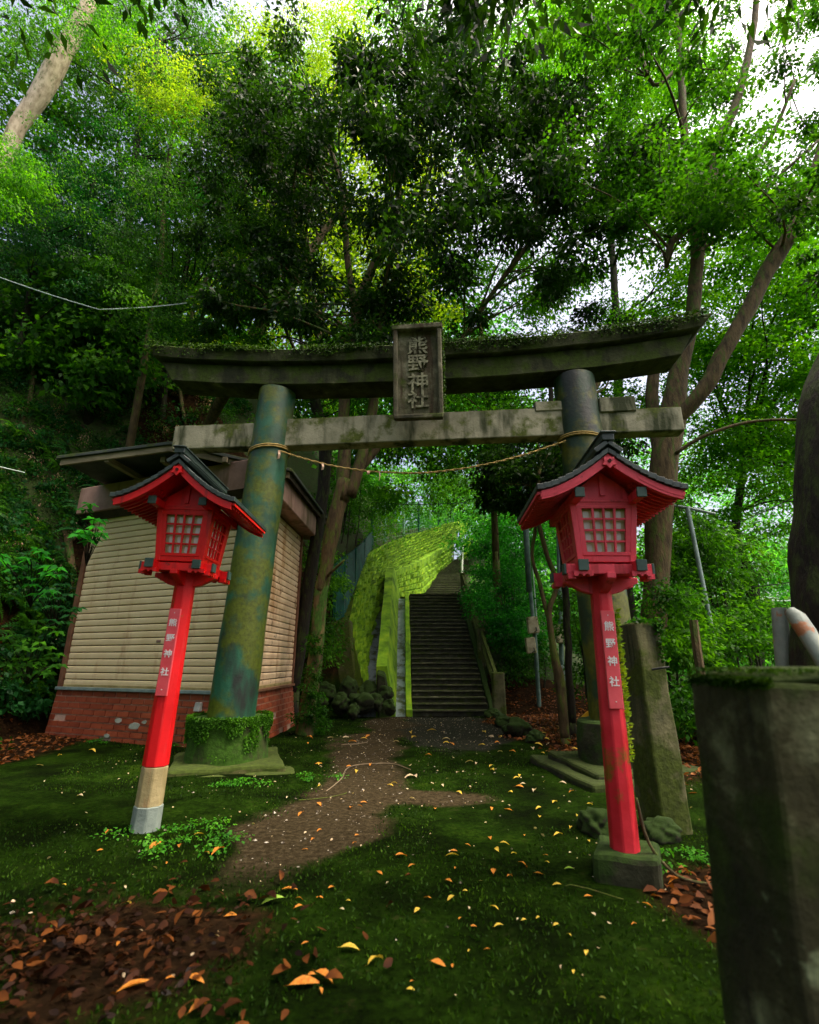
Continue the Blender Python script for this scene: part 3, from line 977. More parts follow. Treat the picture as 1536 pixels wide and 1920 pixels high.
# ------------------------------------------------------------------ green sheet fence on the wall head
fen = thing('green_sheet_fence', 'dark green metal sheet fence standing on top of the retaining wall', 'fence', at(640, 1165, 12.2))
def zpt(x, y, Y): return at(x, y, Y)
FP = [(627, 1158, 1058, 12.1), (643, 1150, 1040, 12.6), (664, 1128, 1028, 13.6), (682, 1080, 1012, 15.2), (697, 1052, 992, 17.2)]
for k, (x, yb, yt, Y) in enumerate(FP):
    b, t = at(x, yb + 6, Y), at(x, yt, Y)
    mb = MB(fen.location)
    mb.box((b.x, Y, (b.z + t.z) / 2), (.06, .06, t.z - b.z))
    mb.build('post', GFENCE, fen)
    if k < len(FP) - 1:
        x2, yb2, yt2, Y2 = FP[k + 1]
        b2, t2 = at(x2, yb2 + 6, Y2), at(x2, yt2, Y2)
        mb = MB(fen.location)
        m = 7
        lo, hi = [], []
        for q in range(2 * m + 1):
            f = q / (2 * m)
            o_ = Vector((.045 * (1 if q % 2 else -1), 0, 0))
            lo.append(b.lerp(b2, .03 + .94 * f) + o_)
            hi.append(t.lerp(t2, .03 + .94 * f) + o_ + Vector((0, 0, -.06)))
        mb.strip(lo, hi, (.012, 0, 0))
        mb.build('sheet', GFENCE, fen)
net = thing('mesh_fence', 'pale green post and wire fence running along the top of the upper wall', 'fence', at(715, 1010, 20))
NP = [(698, 1018, 950, 17.5), (722, 1012, 940, 20), (757, 1004, 945, 25), (785, 997, 940, 29), (806, 990, 938, 33), (822, 984, 936, 36), (836, 980, 934, 39), (850, 976, 932, 42)]
for k, (x, yb, yt, Y) in enumerate(NP):
    b, t = at(x, yb + 4, Y), at(x, yt, Y)
    mb = MB(net.location)
    mb.tube([b, t], .055, 6)
    mb.build('post', GPOST if k in (1, 2, 4) else GFENCE, net)
    if k < len(NP) - 1:
        x2, yb2, yt2, Y2 = NP[k + 1]
        b2, t2 = at(x2, yb2 + 4, Y2), at(x2, yt2, Y2)
        mb = MB(net.location)
        for f in np.linspace(.08, 1, 9):
            mb.tube([b.lerp(t, f), b2.lerp(t2, f)], .012, 3, False)
        for f in np.linspace(.1, .9, 7):
            mb.tube([b.lerp(b2, f), t.lerp(t2, f)], .010, 3, False)
        mb.build('wire_panel', GPOST, net)

# ================================================================== TEXT
_fc = {}
def glyphs(ch, size, depth_=.004):
    """mesh of one written character, centred, standing in the XZ plane and facing -Y"""
    c = bpy.data.curves.new('glyph', 'FONT')
    c.body = ch
    c.size = size
    c.extrude = depth_
    c.offset = size * .016
    c.resolution_u = 2
    o = bpy.data.objects.new('glyph', c)
    COL.objects.link(o)
    dg = bpy.context.evaluated_depsgraph_get()
    me = bpy.data.meshes.new_from_object(o.evaluated_get(dg))
    bpy.data.objects.remove(o)
    bpy.data.curves.remove(c)
    xs = [v.co.x for v in me.vertices]
    ys = [v.co.y for v in me.vertices]
    cx, cy = (min(xs) + max(xs)) / 2, (min(ys) + max(ys)) / 2
    me.transform(Matrix.Rotation(R(90), 4, 'X') @ Matrix.Translation((-cx, -cy, 0)))
    me.materials.clear()
    return me
def lettering(parent, chars, x, y, zs, size, m, d=.004, name='character', wide=1.0, dx=0):
    for k, (ch, z) in enumerate(zip(chars, zs)):
        me = glyphs(ch, size, d)
        me.transform(Matrix.Diagonal((wide, 1, 1, 1)))
        me.materials.append(m)
        link(name, me, parent, (x + dx * k, y, z))

# ================================================================== TORII
TL, TR = Vector((-2.03, 6.05, 0)), Vector((2.22, 5.68, 0))
Mid = (TL + TR) / 2
Mid.z = 0
yaw = math.atan2(TR.y - TL.y, TR.x - TL.x)
tor = thing('torii_gate', 'weathered stone torii gate with curved double lintel and green pillars, spanning the path', 'torii gate', Mid, (0, 0, yaw))
HW = (TR - TL).length / 2
for s, u0, u1, r in ((-1, -HW, -HW + .22, .264), (1, HW, HW - .07, .28)):
    z0 = .50
    pts = [Vector((u0 + (u1 - u0) * t, 0, z0 + (4.62 - z0) * t)) for t in np.linspace(0, 1, 25)]
    low = [p for p in pts if p.z < 3.74]
    rad = [r * (1 - .09 * (p.z / 4.6)) for p in pts]
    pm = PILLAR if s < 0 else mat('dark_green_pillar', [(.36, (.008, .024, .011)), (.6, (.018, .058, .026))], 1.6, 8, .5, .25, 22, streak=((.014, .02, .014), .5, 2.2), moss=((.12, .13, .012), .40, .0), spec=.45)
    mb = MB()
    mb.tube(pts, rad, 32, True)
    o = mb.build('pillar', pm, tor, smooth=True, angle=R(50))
    rough(o.data, .012, 2.5, s + 2)
    mb = MB()
    n = 40
    for zt, zb, rr in ((.5, .06, .44),):
        mb.tube([Vector((u0, 0, z)) for z in np.linspace(zb - .12, zt, 12)], [rr * (1.02 - .05 * k / 11) for k in range(11)] + [rr * .955], n)
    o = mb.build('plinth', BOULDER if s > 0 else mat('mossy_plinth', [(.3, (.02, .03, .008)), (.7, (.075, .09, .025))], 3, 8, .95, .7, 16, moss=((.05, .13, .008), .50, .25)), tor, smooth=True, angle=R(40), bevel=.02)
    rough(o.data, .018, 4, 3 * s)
    for k, (hw, zt, rz) in enumerate(((.57, .07, 24), (.70, .0, 22)) if s < 0 else ((.58, .11, 12), (.74, .05, 14))):
        mb = MB()
        mb.box((u0, .02, zt - .15), (hw * 2, hw * 2, .3), Matrix.Rotation(R(rz), 3, 'Z'))
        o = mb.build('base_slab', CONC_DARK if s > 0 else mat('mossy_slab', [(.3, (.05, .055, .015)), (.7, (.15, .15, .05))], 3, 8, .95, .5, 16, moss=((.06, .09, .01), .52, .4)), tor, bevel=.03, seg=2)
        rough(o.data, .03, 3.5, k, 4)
def rise(u): return .27 * (abs(u) / 3.85) ** 2.6
def lintel(name, hl, zb, zt, y0, y1, slant, m, top_over=0):
    mb = MB()
    us = np.linspace(-hl, hl, 41)
    prof = lambda u, z: Vector((u * (1 + slant * (z - zb) / hl), 0, z + rise(u)))
    vs, fs = [], []
    n = len(us)
    for (y, z) in ((y0, zb), (y1, zb), (y1 + top_over, zt), ((y0 + y1) / 2, zt + .05 if top_over else zt), (y0 - top_over, zt)):
        for u in us:
            p = prof(u, z)
            vs.append(Vector((p.x, y, p.z)))
    K = 5
    for k in range(K):
        k2 = (k + 1) % K
        for i in range(n - 1): fs.append((k * n + i, k2 * n + i, k2 * n + i + 1, k * n + i + 1))
    fs += [tuple(k * n for k in range(K)), tuple(k * n + n - 1 for k in reversed(range(K)))]
    mb.add(vs, fs)
    o = mb.build(name, m, tor, bevel=.012)
    rough(o.data, .010, 3)
    return o
lintel('upper_lintel', 3.62, 4.905, 5.09, -.27, .27, .9, KASA, .03)
lintel('lower_lintel', 3.36, 4.60, 4.90, -.20, .20, .6, KASA)
# moss hanging over the top edge of the lintel
n = 13000
u = RNG.uniform(-3.7, 3.7, n)
f = RNG.random(n)
pz = 5.10 + .27 * (np.abs(u) / 3.85) ** 2.6 + .02
keep = RNG.random(n) < (.45 + .5 * vn(u, f * 0, 1.3, 21))
yy = np.where(f < .55, -.305 + RNG.normal(0, .012, n), RNG.uniform(-.3, .3, n))
zz = np.where(f < .55, pz - RNG.random(n) ** 2 * (.15 + .12 * vn(u, 0 * u, 2.1, 5)), pz + .02)
P = np.stack([u, yy, zz], 1)[keep]
D = RNG.normal(size=P.shape) * .6 + np.array((0, -.5, -.2))
Vv = leaf_verts(P, D, RNG.normal(size=P.shape) * .5 + np.array((0, -1, .6)), .035, .022)
link('moss_fringe', quads_mesh('moss_fringe', Vv, L_MOSS), tor)
# moss on the left plinth
n = 9000
a = RNG.uniform(0, 2 * math.pi, n)
z = .52 - np.abs(RNG.normal(0, .16, n))
z = z * 1.0
P = np.stack([-HW + .447 * np.cos(a), .447 * np.sin(a), z], 1)
keep = (z > .06) & (vn(a * 2, z * 3, 2.5, 31) + 1.1 * (z - .34) / .3 > -.1)
P = P[keep]
a = a[keep]
D = np.stack([np.cos(a), np.sin(a), 0 * a], 1) * .5 + RNG.normal(size=P.shape) * .6
Vv = leaf_verts(P, D, RNG.normal(size=P.shape) * .5 + np.stack([np.cos(a), np.sin(a), .4 + 0 * a], 1), .028, .02)
link('moss_tufts', quads_mesh('moss_tufts', Vv, leaf_mat('plinth_moss', (.02, .07, .005), (.05, .16, .008), (.12, .32, .015), .3, .5, 4)), tor)
# tie beam: three lengths with patched joints
for name, ua, ub, za, zb, dy in (('tie_beam', -3.27, -HW + .05, 3.80, 4.15, .09), ('tie_beam', -HW + .05, HW - .05, 3.79, 4.18, .10), ('tie_beam', HW - .05, 3.30, 3.80, 4.13, .10)):
    mb = MB()
    mb.box(((ua + ub) / 2, 0, (za + zb) / 2), (ub - ua, dy * 2, zb - za))
    o = mb.build(name, NUKI, tor, bevel=.015, seg=2)
    rough(o.data, .012, 2.2, ua)
for ua, ub, za, zb in ((HW - .62, HW - .18, 4.13, 4.27), (HW + .18, HW + .62, 4.08, 4.29)):
    mb = MB()
    mb.box(((ua + ub) / 2, 0, (za + zb) / 2), (ub - ua, .235, zb - za))
    o = mb.build('beam_wedge', NUKI, tor, bevel=.012)
# name tablet, leaning forward
tab = link('name_tablet', None, tor)
pc = at(784, 701, 5.42)
loc = Matrix.Rotation(-yaw, 3, 'Z') @ (pc - Mid)
M = Matrix.Translation(loc) @ Matrix.Rotation(R(6), 4, 'X')
mb = MB()
mb.box((0, .03, 0), (.56, .10, 1.16))
me = rough(mb.mesh('name_tablet', PLAQUE, bevel=.01), .006, 6)
o = link('name_tablet', me, tor)
o.matrix_local = M
bpy.data.objects.remove(tab)
tab = o
for x, w, z, h, dpt in ((-.275, .055, 0, 1.16, .09), (.275, .055, 0, 1.16, .09), (0, .64, .605, .075, .14), (0, .60, -.59, .06, .10)):
    mb = MB()
    mb.box((x, -.035 if dpt < .13 else -.02, z), (w, dpt, h))
    o = mb.build('tablet_frame', PLAQUE, tab, bevel=.014, seg=2)
    rough(o.data, .01, 5, x)
lettering(tab, '熊野神社', 0, -.026, (.37, .13, -.115, -.35), .245, TEXTPALE, .012, 'carved_character', 1.1)
n = 900
P = np.stack([RNG.uniform(-.32, .32, n), RNG.uniform(-.09, .06, n), .645 + RNG.random(n) * .01], 1)
P2 = np.stack([.31 + RNG.random(n) * .02, RNG.uniform(-.05, .07, n), RNG.uniform(-.5, .6, n)], 1)
P = np.concatenate([P, P2[:500]])
Vv = leaf_verts(P, RNG.normal(size=P.shape), RNG.normal(size=P.shape) * .4 + np.array((0, -.5, 1)), .028, .018)
link('moss_fringe', quads_mesh('moss_fringe', Vv, L_MOSS), tab)

# rope
rope = thing('straw_rope', 'thin yellow straw rope slung between the two gate pillars with paper strips', 'rope', (0, 5.6, 3.6))
zr = 3.72
def tw(u, v, z): return Mid + Matrix.Rotation(yaw, 3, 'Z') @ Vector((u, v, z))
A, B = tw(-HW + .37, -.16, zr - .02), tw(HW - .34, -.16, zr - .05)
pts = []
for t in np.linspace(0, 1, 50):
    p = A.lerp(B, t)
    p.z -= .36 * 4 * t * (1 - t) * (1 - .12 * (t - .4))
    pts.append(p + noise.noise_vector(p * 3) * .006)
mb = MB(rope.location)
for ph in (0, math.pi):
    P2 = []
    for k, p in enumerate(pts):
        for q in range(3):
            f = k + q / 3
            i = min(int(f), len(pts) - 2)
            pp = pts[i].lerp(pts[i + 1], f - i)
            an = f * 2.2 + ph
            P2.append(pp + Vector((0, math.cos(an), math.sin(an))) * .007)
    mb.tube(P2, .0072, 5)
mb.build('strand', ROPE, rope, smooth=True)
for s, r in ((-1, .262), (1, .272)):
    mb = MB(rope.location)
    uc = s * HW - s * (.18 if s < 0 else .06)
    for dz in (0, .026):
        mb.tube([tw(uc + r * math.cos(a), r * math.sin(a), zr + dz + .03 * math.cos(a * 1) * -s) for a in np.linspace(0, 2 * math.pi, 40)], .012, 6)
    mb.build('wrapping', ROPE, rope, smooth=True)
for t, w, l in ((.175, .028, .09), (.345, .035, .05), (.375, .012, .12), (.02, .03, .12)):
    p = pts[int(t * 49)]
    mb = MB(rope.location)
    mb.strip([p + Vector((-w / 2, -.01, 0)), p + Vector((-w / 2 + .01, -.025, -l * .5)), p + Vector((-w / 2, -.01, -l))],
             [p + Vector((w / 2, -.012, 0)), p + Vector((w / 2 + .008, -.02, -l * .5)), p + Vector((w / 2, -.012, -l * .93))], (0, .003, 0))
    mb.build('paper_strip', PAPER, rope)

# ================================================================== LANTERNS
def lantern(label, base, top, dz, R1, RP, left, sc=1.0, yaw_=0, bh=1.0, hgt=.235, drop=.02, HD=.38):
    base = Vector(base)
    lean = (Vector(top) - base)
    ax = math.atan2(lean.x, lean.z)
    root = thing('lantern_post', label, 'lantern', base, (0, ax, yaw_), 'red wooden lanterns flanking the gate path')
    root.scale = (sc, sc, 1)
    zb = 1.40 + dz
    # octagonal post in painted and bare lengths
    oct_ = R(22.5)
    def w(z): return (.087 if left else .078) - .014 * z / zb
    if left:
        for nm, m, a, b, k in (('post', RP, .39, zb + .08, 1), ('bare_post_end', BEIGE, .14, .39, 1), ('post_foot', FOOT, -.10, .145, 1.06)):
            mb = MB()
            mb.tube([Vector((0, 0, z)) for z in np.linspace(a, b, 4)], [w(z) * k for z in np.linspace(a, b, 4)], 8, rot=oct_)
            mb.build(nm, m, root, bevel=.006)
    else:
        mb = MB()
        mb.tube([Vector((0, 0, z)) for z in np.linspace(-.01, zb + .08, 6)], [w(z) for z in np.linspace(0, zb + .08, 6)], 8, rot=oct_)
        mb.build('post', RP, root, bevel=.006)
    # signboard
    z0, z1 = (.71, 1.26) if not left else (.86, 1.48)
    mb = MB()
    sy_ = 0 if left else .007
    mb.box((0, -.088 + sy_, (z0 + z1) / 2), (.080, .018, z1 - z0))
    sg = mb.build('signboard', SIGNRED, root, bevel=.003)
    zs = [z1 - f * (z1 - z0) for f in (.165, .345, .525, .73)]
    lettering(sg, '熊野神社', 0, -.0985 + sy_, zs, .058, WHITE, .0012, 'character')
    for f in (.05, .93):
        mb = MB()
        mb.tube([(0, -.096 + sy_, z1 - f * (z1 - z0)), (0, -.1 + sy_, z1 - f * (z1 - z0))], .0035, 6)
        mb.build('nail_head', WHITE, sg)
    # curved bracket arms
    for k in range(4):
        mb = MB()
        M = Matrix.Rotation(k * math.pi / 2, 3, 'Z')
        poly = [M @ Vector((x, 0, z + zb)) for x, z in ((.04, .07), (.225, .07), (.225, .035), (.18, .015), (.12, -.018), (.04, -.04))]
        off = M @ Vector((0, .026, 0))
        mb.prism(poly, -off, off)
        mb.build('bracket_arm', R1, root, bevel=.004)
    # crossed base beams
    for k, (along, s) in enumerate((('y', -1), ('y', 1), ('x', -1), ('x', 1))):
        zc = zb + .105 + (0 if along == 'y' else -.012)
        c = (s * .165, 0, zc) if along == 'y' else (0, s * .165, zc)
        d = (.055, .50, .062) if along == 'y' else (.50, .055, .06)
        mb = MB()
        mb.box(c, d)
        bmz = mb.build('base_beam', R1, root, bevel=.003)
        for e in (-1, 1):
            mb = MB()
            if along == 'y': mb.box((s * .165, e * .256, zc), (.059, .014, .066))
            else: mb.box((e * .256, s * .165, zc), (.014, .059, .064))
            mb.build('end_cap', ENDCAP, bmz, bevel=.002)
            # scalloped block under the beam end
            mb = MB()
            M = Matrix.Identity(3) if along == 'y' else Matrix.Rotation(-math.pi / 2, 3, 'Z')
            q = [(-.055, .0), (.055, .0), (.055, -.03), (.034, -.03), (.026, -.018), (.010, -.018), (.004, -.03), (-.004, -.03), (-.010, -.018), (-.026, -.018), (-.034, -.03), (-.055, -.03)]
            poly = [Vector((s * .165 + a, e * .225, zc - .033 + b)) for a, b in q] if along == 'y' else [Vector((e * .225, s * .165 + a, zc - .033 + b)) for a, b in q]
            off = Vector((0, .022, 0)) if along == 'y' else Vector((.022, 0, 0))
            mb.prism(poly, -off, off)
            mb.build('scalloped_block', R1, bmz)
    mb = MB()
    mb.box((0, 0, zb + .085), (.31, .31, .03))
    mb.build('floor_board', R1, root)
    # body: flares upward
    zb0, zb1 = zb + .14, zb + .14 + .42 * bh
    h0, h1 = .170, .205
    def cpt(sx, sy, z, off=0):
        h = h0 + (h1 - h0) * (z - zb0) / (zb1 - zb0) - off
        return Vector((sx * h, sy * h, z))
    for sx in (-1, 1):
        for sy in (-1, 1):
            mb = MB()
            a, b = cpt(sx, sy, zb0, .017), cpt(sx, sy, zb1, .017)
            mb.hexa([Vector((p.x + dx * .0185, p.y + dy * .0185, p.z)) for p in (a, b) for dx, dy in ((-1, -1), (1, -1), (1, 1), (-1, 1))])
            mb.build('corner_post', R1, root, bevel=.003)
    zp0, zp1 = zb0 + .055, zb0 + .055 + .30 * bh
    for k in range(4):
        M = Matrix.Rotation(k * math.pi / 2, 3, 'Z')
        def fp(u, z, o=0):   # u -1..1 across the face
            h = h0 + (h1 - h0) * (z - zb0) / (zb1 - zb0)
            return M @ Vector((u * (h - .034), -h + o, z))
        def bar(u0, u1, za, zc_, o0, o1, m, nm, par_):
            mb = MB()
            mb.hexa([fp(u0, za, o0), fp(u1, za, o0), fp(u1, za, o1), fp(u0, za, o1), fp(u0, zc_, o0), fp(u1, zc_, o0), fp(u1, zc_, o1), fp(u0, zc_, o1)])
            return mb.build(nm, m, par_, bevel=.0015 if m is R1 else 0)
        fr = bar(-1, 1, zb0, zp0 - .018, .004, .03, R1, 'lower_panel', root)
        bar(-1, 1, zp1 + .012, zb1, .004, .03, R1, 'upper_panel', root)
        bar(-1, 1, zp1 + .035, zp1 + .047, -.003, .003, R1, 'upper_moulding', root)
        lat = bar(-1, 1, zp0 - .018, zp0 + .004, -.003, .018, R1, 'window_lattice', root)
        bar(-1, 1, zp1 - .004, zp1 + .014, -.003, .018, R1, 'rail', lat)
        for s in (-1, 1): bar(s * .80 if s > 0 else -1, 1 if s > 0 else -.80, zp0, zp1, -.001, .018, R1, 'stile', lat)
        us = np.linspace(-.80, .80, 5)
        zs_ = np.linspace(zp0, zp1, 5)
        for u in us[1:-1]: bar(u - .045, u + .045, zp0, zp1, .000, .016, R1, 'muntin', lat)
        for z in zs_[1:-1]: bar(-.82, .82, z - .006, z + .006, .002, .018, R1, 'muntin', lat)
        bar(-.95, .95, zp0, zp1, .040, .044, BACKBOARD if False else PANERIM, 'pane_sheet', lat)
        for i in range(4):
            for j in range(4):
                uc, zc_ = (us[i] + us[i + 1]) / 2, (zs_[j] + zs_[j + 1]) / 2
                a, b = .105, .0245
                q = [(-a, -b * .7), (-a * .7, -b), (a * .7, -b), (a, -b * .7), (a, b * .7), (a * .7, b), (-a * .7, b), (-a, b * .7)]
                mb = MB()
                mb.add([fp(uc + x, zc_ + z, .037) for x, z in q] + [fp(uc + x, zc_ + z, .0395) for x, z in q], [tuple(range(8)), tuple(range(15, 7, -1))] + [(t, (t + 1) % 8, (t + 1) % 8 + 8, t + 8) for t in range(8)])
                mb.build('pane', PANE, lat)
    # gable panels
    ze = zb1 + .01
    for s in (-1, 1):
        mb = MB()
        poly = [Vector((x, s * .185, z)) for x, z in ((-.17, zb1), (.17, zb1), (.14, ze + .06), (0, ze + .17), (-.14, ze + .06))]
        mb.prism(poly, (0, -.01, 0), (0, .01, 0))
        mb.build('gable_panel', R1, root)
        mb = MB()
        mb.box((0, s * .20, ze + .075), (.028, .02, .13))
        mb.build('king_strut', R1, root)
    # purlins with green ends
    for s in (-1, 1):
        mb = MB()
        mb.box((s * .178, 0, zb1 - .005), (.05, .68, .055))
        pu = mb.build('purlin', R1, root, bevel=.003)
        for e in (-1, 1):
            mb = MB()
            mb.box((s * .178, e * .346, zb1 - .005), (.056, .014, .06))
            mb.build('end_cap', ENDCAP, pu, bevel=.002)
    # curved roof
    HWD = .425
    za = zb1 - drop
    def rz(x): return za + hgt * (1 - min(1, abs(x) / HWD)) ** 1.55
    xs = np.linspace(0, HWD, 11)
    for s in (-1, 1):
        for i in range(10):
            x0, x1 = xs[i] * s, xs[i + 1] * s * (1.012 if i == 9 else 1.03)
            a, b = rz(xs[i]), rz(min(HWD, xs[i + 1]))
            up_ = .004
            tk = .034
            mb = MB()
            vs = []
            for y in (-HD - .012, HD + .012):
                vs += [Vector((x0, y, a + .018)), Vector((x1, y, b + .018 + up_)), Vector((x1, y, b + .018 + up_ + tk)), Vector((x0, y, a + .018 + tk - .002))]
            mb.add(vs, [(0, 1, 2, 3), (4, 5, 6, 7), (0, 1, 5, 4), (1, 2, 6, 5), (2, 3, 7, 6), (3, 0, 4, 7)])
            mb.build('roof_tile', TILE, root, bevel=.002)
        # deck, barge boards, rafters
        mb = MB()
        A_ = [Vector((x * s, -HD + .02, rz(x) - .002)) for x in xs]
        B_ = [Vector((x * s, HD - .02, rz(x) - .002)) for x in xs]
        mb.strip(A_, B_, (0, 0, .018))
        mb.build('roof_deck', R1, root)
        for e in (-1, 1):
            mb = MB()
            xs2 = np.linspace(0, HWD - .02, 14)
            A_ = [Vector((x * s, e * (HD - .005), rz(x) + .016)) for x in xs2]
            B_ = [Vector((x * s, e * (HD - .005), rz(x) - .036 - .010 * (1 - x / HWD))) for x in xs2]
            mb.strip(A_, B_, (0, -e * .022, 0))
            mb.build('barge_board', R1, root)
        for y in np.linspace(-.36, .36, 15):
            mb = MB()
            xs3 = np.linspace(.16, HWD - .015, 6)
            A_ = [Vector((x * s, y - .008, rz(x) - .003)) for x in xs3]
            B_ = [Vector((x * s, y - .008, rz(x) - .022)) for x in xs3]
            mb.strip(A_, B_, (0, .016, 0))
            mb.build('rafter', R1, root)
    # pendant under the gable point
    for e in (-1, 1):
        q = [(-.030, .03), (.030, .03), (.030, .0), (.040, -.018), (.018, -.020), (0, -.042), (-.018, -.020), (-.040, -.018), (-.030, 0)]
        mb = MB()
        mb.prism([Vector((x, e * (HD + .004), rz(0) - .042 + z)) for x, z in q], (0, -.008, 0), (0, .008, 0))
        pe = mb.build('pendant', R1, root)
        mb = MB()
        mb.tube([(0, e * (HD + .010), rz(0) - .038), (0, e * (HD + .020), rz(0) - .038)], .011, 10)
        mb.build('boss', BACKBOARD, pe)
    # ridge: two slanting cover boards and a box beam
    zr_ = rz(0) + .05
    for s in (-1, 1):
        mb = MB()
        M = Matrix.Rotation(s * R(38), 3, 'Y')
        mb.box((s * .042, 0, zr_ + .004), (.095, HD * 2 + .04, .028), M)
        mb.build('ridge_board', TILE, root, bevel=.003)
    mb = MB()
    mb.box((0, 0, zr_ + .062), (.072, HD * 2 + .06, .045))
    mb.build('ridge_beam', TILE, root, bevel=.004)
    mb = MB()
    mb.box((0, 0, zr_ + .089), (.092, HD * 2 + .09, .012))
    mb.build('ridge_cap', TILE, root, bevel=.003)
    return root
bL = gr(272, 1553)
lanL = lantern('bright red wooden lantern on a leaning post in front of the shuttered building', bL, Vector((at(335, 835, 3.4).x, 3.84, 2.6)), .29, RED, RED_POST_L, True, 1.06, R(1), 1.02, .29, .045, .42)
blockR = gr(1178, 1640)
zB = .13
bR = at(1172, 1592, 3.0)
pR = gr(1172, 1590, zB)
lanR = lantern('pinkish red wooden lantern on a post standing on a mossy block at the right', pR, Vector((at(1146, 802, 2.68).x, 3.08, 2.4)), 0, PINK, RED_POST_R, False, 1.0, R(-3), .92, .235, .02, .37)
blk = thing('lantern_block', 'mossy concrete block carrying the right lantern post', 'block', (pR.x, pR.y, 0))
mb = MB(blk.location)
mb.box((pR.x + .015, pR.y + .02, zB - .15), (.33, .33, .30), Matrix.Rotation(R(-24), 3, 'Z'))
o = mb.build('block', BOULDER, blk, bevel=.03, seg=2)
o = rough(o.data, .02, 5, 1, 3)
# fern creeper on the edge of the right post
ax = Vector((math.sin(0.09), 0, 1))
P, D = [], []
for k in range(420):
    t = RNG.random() ** .8
    z = .42 + .85 * t
    P.append((pR.x + .066 + (at(1146, 802, 2.68).x - pR.x) * z / 2.36 + RNG.normal() * .006, pR.y - .02 + RNG.normal() * .018, zB + z))
    D.append((.8, RNG.normal() * .6, .35 + RNG.normal() * .3))
P, D = np.array(P), np.array(D)
cr = thing('creeper', 'small creeping fern climbing the right edge of the right lantern post', 'creeper', (pR.x, pR.y, zB))
link('leaves', quads_mesh('leaves', leaf_verts(P, D, RNG.normal(size=P.shape) * .4 + np.array((0, -1, .3)), .032, .012, cr.location), L_YELLOW), cr)
mb = MB(cr.location)
mb.tube(path([(pR.x + .072 - .006 * z, pR.y - .02, zB + z) for z in (0, .3, .6, 1.0, 1.25)], 3, .004), .004, 5)
mb.tube(path([(pR.x + .08, pR.y - .03, zB + .25), (pR.x + .10, pR.y - .08, zB + .05), (pR.x + .2, pR.y - .14, .05), (pR.x + .34, pR.y - .2, .03)], 4, .01), .008, 5)
mb.build('stem', BARK_TAN, cr, smooth=True)

# ================================================================== BUILDING
FLp, FRp, BRp = gr(92, 1376, .05), gr(440, 1413, 0), Vector((-2.08, 9.35, .05))
U = (FLp - FRp)
U.z = 0
W_ = BRp - FRp
W_.z = 0
Un, Wn = U.normalized(), W_.normalized()
OUTF = Vector((Un.y, -Un.x, 0))
if OUTF.y > 0: OUTF = -OUTF
OUTS = Vector((Wn.y, -Wn.x, 0))
if OUTS.x < 0: OUTS = -OUTS
def sk(a, b, z, of=0, os_=0):
    p = FRp + U * a + W_ * b + OUTF * of + OUTS * os_
    return Vector((p.x, p.y, z))
bld = thing('shuttered_building', 'small building with cream roller shutters, brown brick base and dark overhanging roof', 'building', (FRp.x, FRp.y, 0))
BO = bld.location
def skbox(mb, a0, a1, b0, b1, z0, z1, g=0):
    return mb.hexa([sk(a0, b0, z0), sk(a1, b0, z0), sk(a1, b1, z0), sk(a0, b1, z0), sk(a0, b0, z1), sk(a1, b0, z1), sk(a1, b1, z1), sk(a0, b1, z1)])
LU, LW = U.length, W_.length
du, dw = 1 / LU, 1 / LW
mb = MB(BO)
skbox(mb, .03, .97, .03, .97, -.2, 3.95)
mb.build('inner_wall', WOODD, bld)
# brick base, battered a little: mortar core plus single bricks
mb = MB(BO)
zt = .68
def bs(z): return .075 * (1 - z / zt)
mb.hexa([sk(-.0, -.0, -.15, bs(-.1), bs(-.1)), sk(1, 0, -.15, bs(-.1)), sk(1, 1, -.15), sk(0, 1, -.15, 0, bs(-.1)), sk(0, 0, zt, 0, 0), sk(1, 0, zt), sk(1, 1, zt), sk(0, 1, zt)])
mb.build('brick_bed', MORTAR, bld)
nc = 8
ch = zt / nc
bmesh_cache = []
def brick_hexa(a, b, z0, z1, side, pr):
    # a,b metres along the face
    if side == 0:
        f = lambda s, z, o: sk(s / LU, 0, z, bs(z) + o)
    else:
        f = lambda s, z, o: sk(0, s / LW, z, 0, bs(z) + o)
    return [f(a, z0, -.03), f(b, z0, -.03), f(b, z0, pr), f(a, z0, pr), f(a, z1, -.03), f(b, z1, -.03), f(b, z1, pr), f(a, z1, pr)]
for side, LL in ((0, LU), (1, LW)):
    bl = .235
    for j in range(-1, nc):
        s = -.0 + (bl / 2 if j % 2 else 0)
        cells = ([(0, s)] if s > 0 else []) + [(s + k * bl, min(LL, s + (k + 1) * bl)) for k in range(int(LL / bl) + 2) if s + k * bl < LL - .04]
        for a, b in cells:
            if random.random() < .035 and j < 4: continue
            z0, z1 = j * ch + .009, (j + 1) * ch - .009
            mb = MB(BO)
            mb.hexa(brick_hexa(a + .010, b - .010, z0, z1, side, .007 + random.random() * .004))
            mb.build('brick', BRICK, bld)
# render patches and a junction box
for a, z, r in ((1.72, .24, .085), (2.05, .30, .05), (1.55, .30, .04), (2.2, .10, .04)):
    mb = MB(BO)
    q = [sk((a + r * 1.3 * math.cos(t) * (1 + .4 * noise.noise(Vector((a, t, 0)))) ) / LU, 0, z + r * .62 * math.sin(t) * (1 + .5 * noise.noise(Vector((t, a, 2)))), bs(z)) for t in np.linspace(0, 2 * math.pi, 14)[:-1]]
    mb.prism(q, OUTF * .002, OUTF * .0135)
    mb.build('render_patch', PATCH, bld)
mb = MB(BO)
pj = at(346, 1329, 6.72)
c = (pj - FRp).dot(Un)
mb.hexa([sk((c + x) / LU, 0, pj.z + z, .02 + y) for x, y, z in ((-.05, 0, -.05), (.05, 0, -.05), (.05, .07, -.05), (-.05, .07, -.05), (-.045, 0, .06), (.045, 0, .06), (.045, .05, .06), (-.045, .05, .06))])
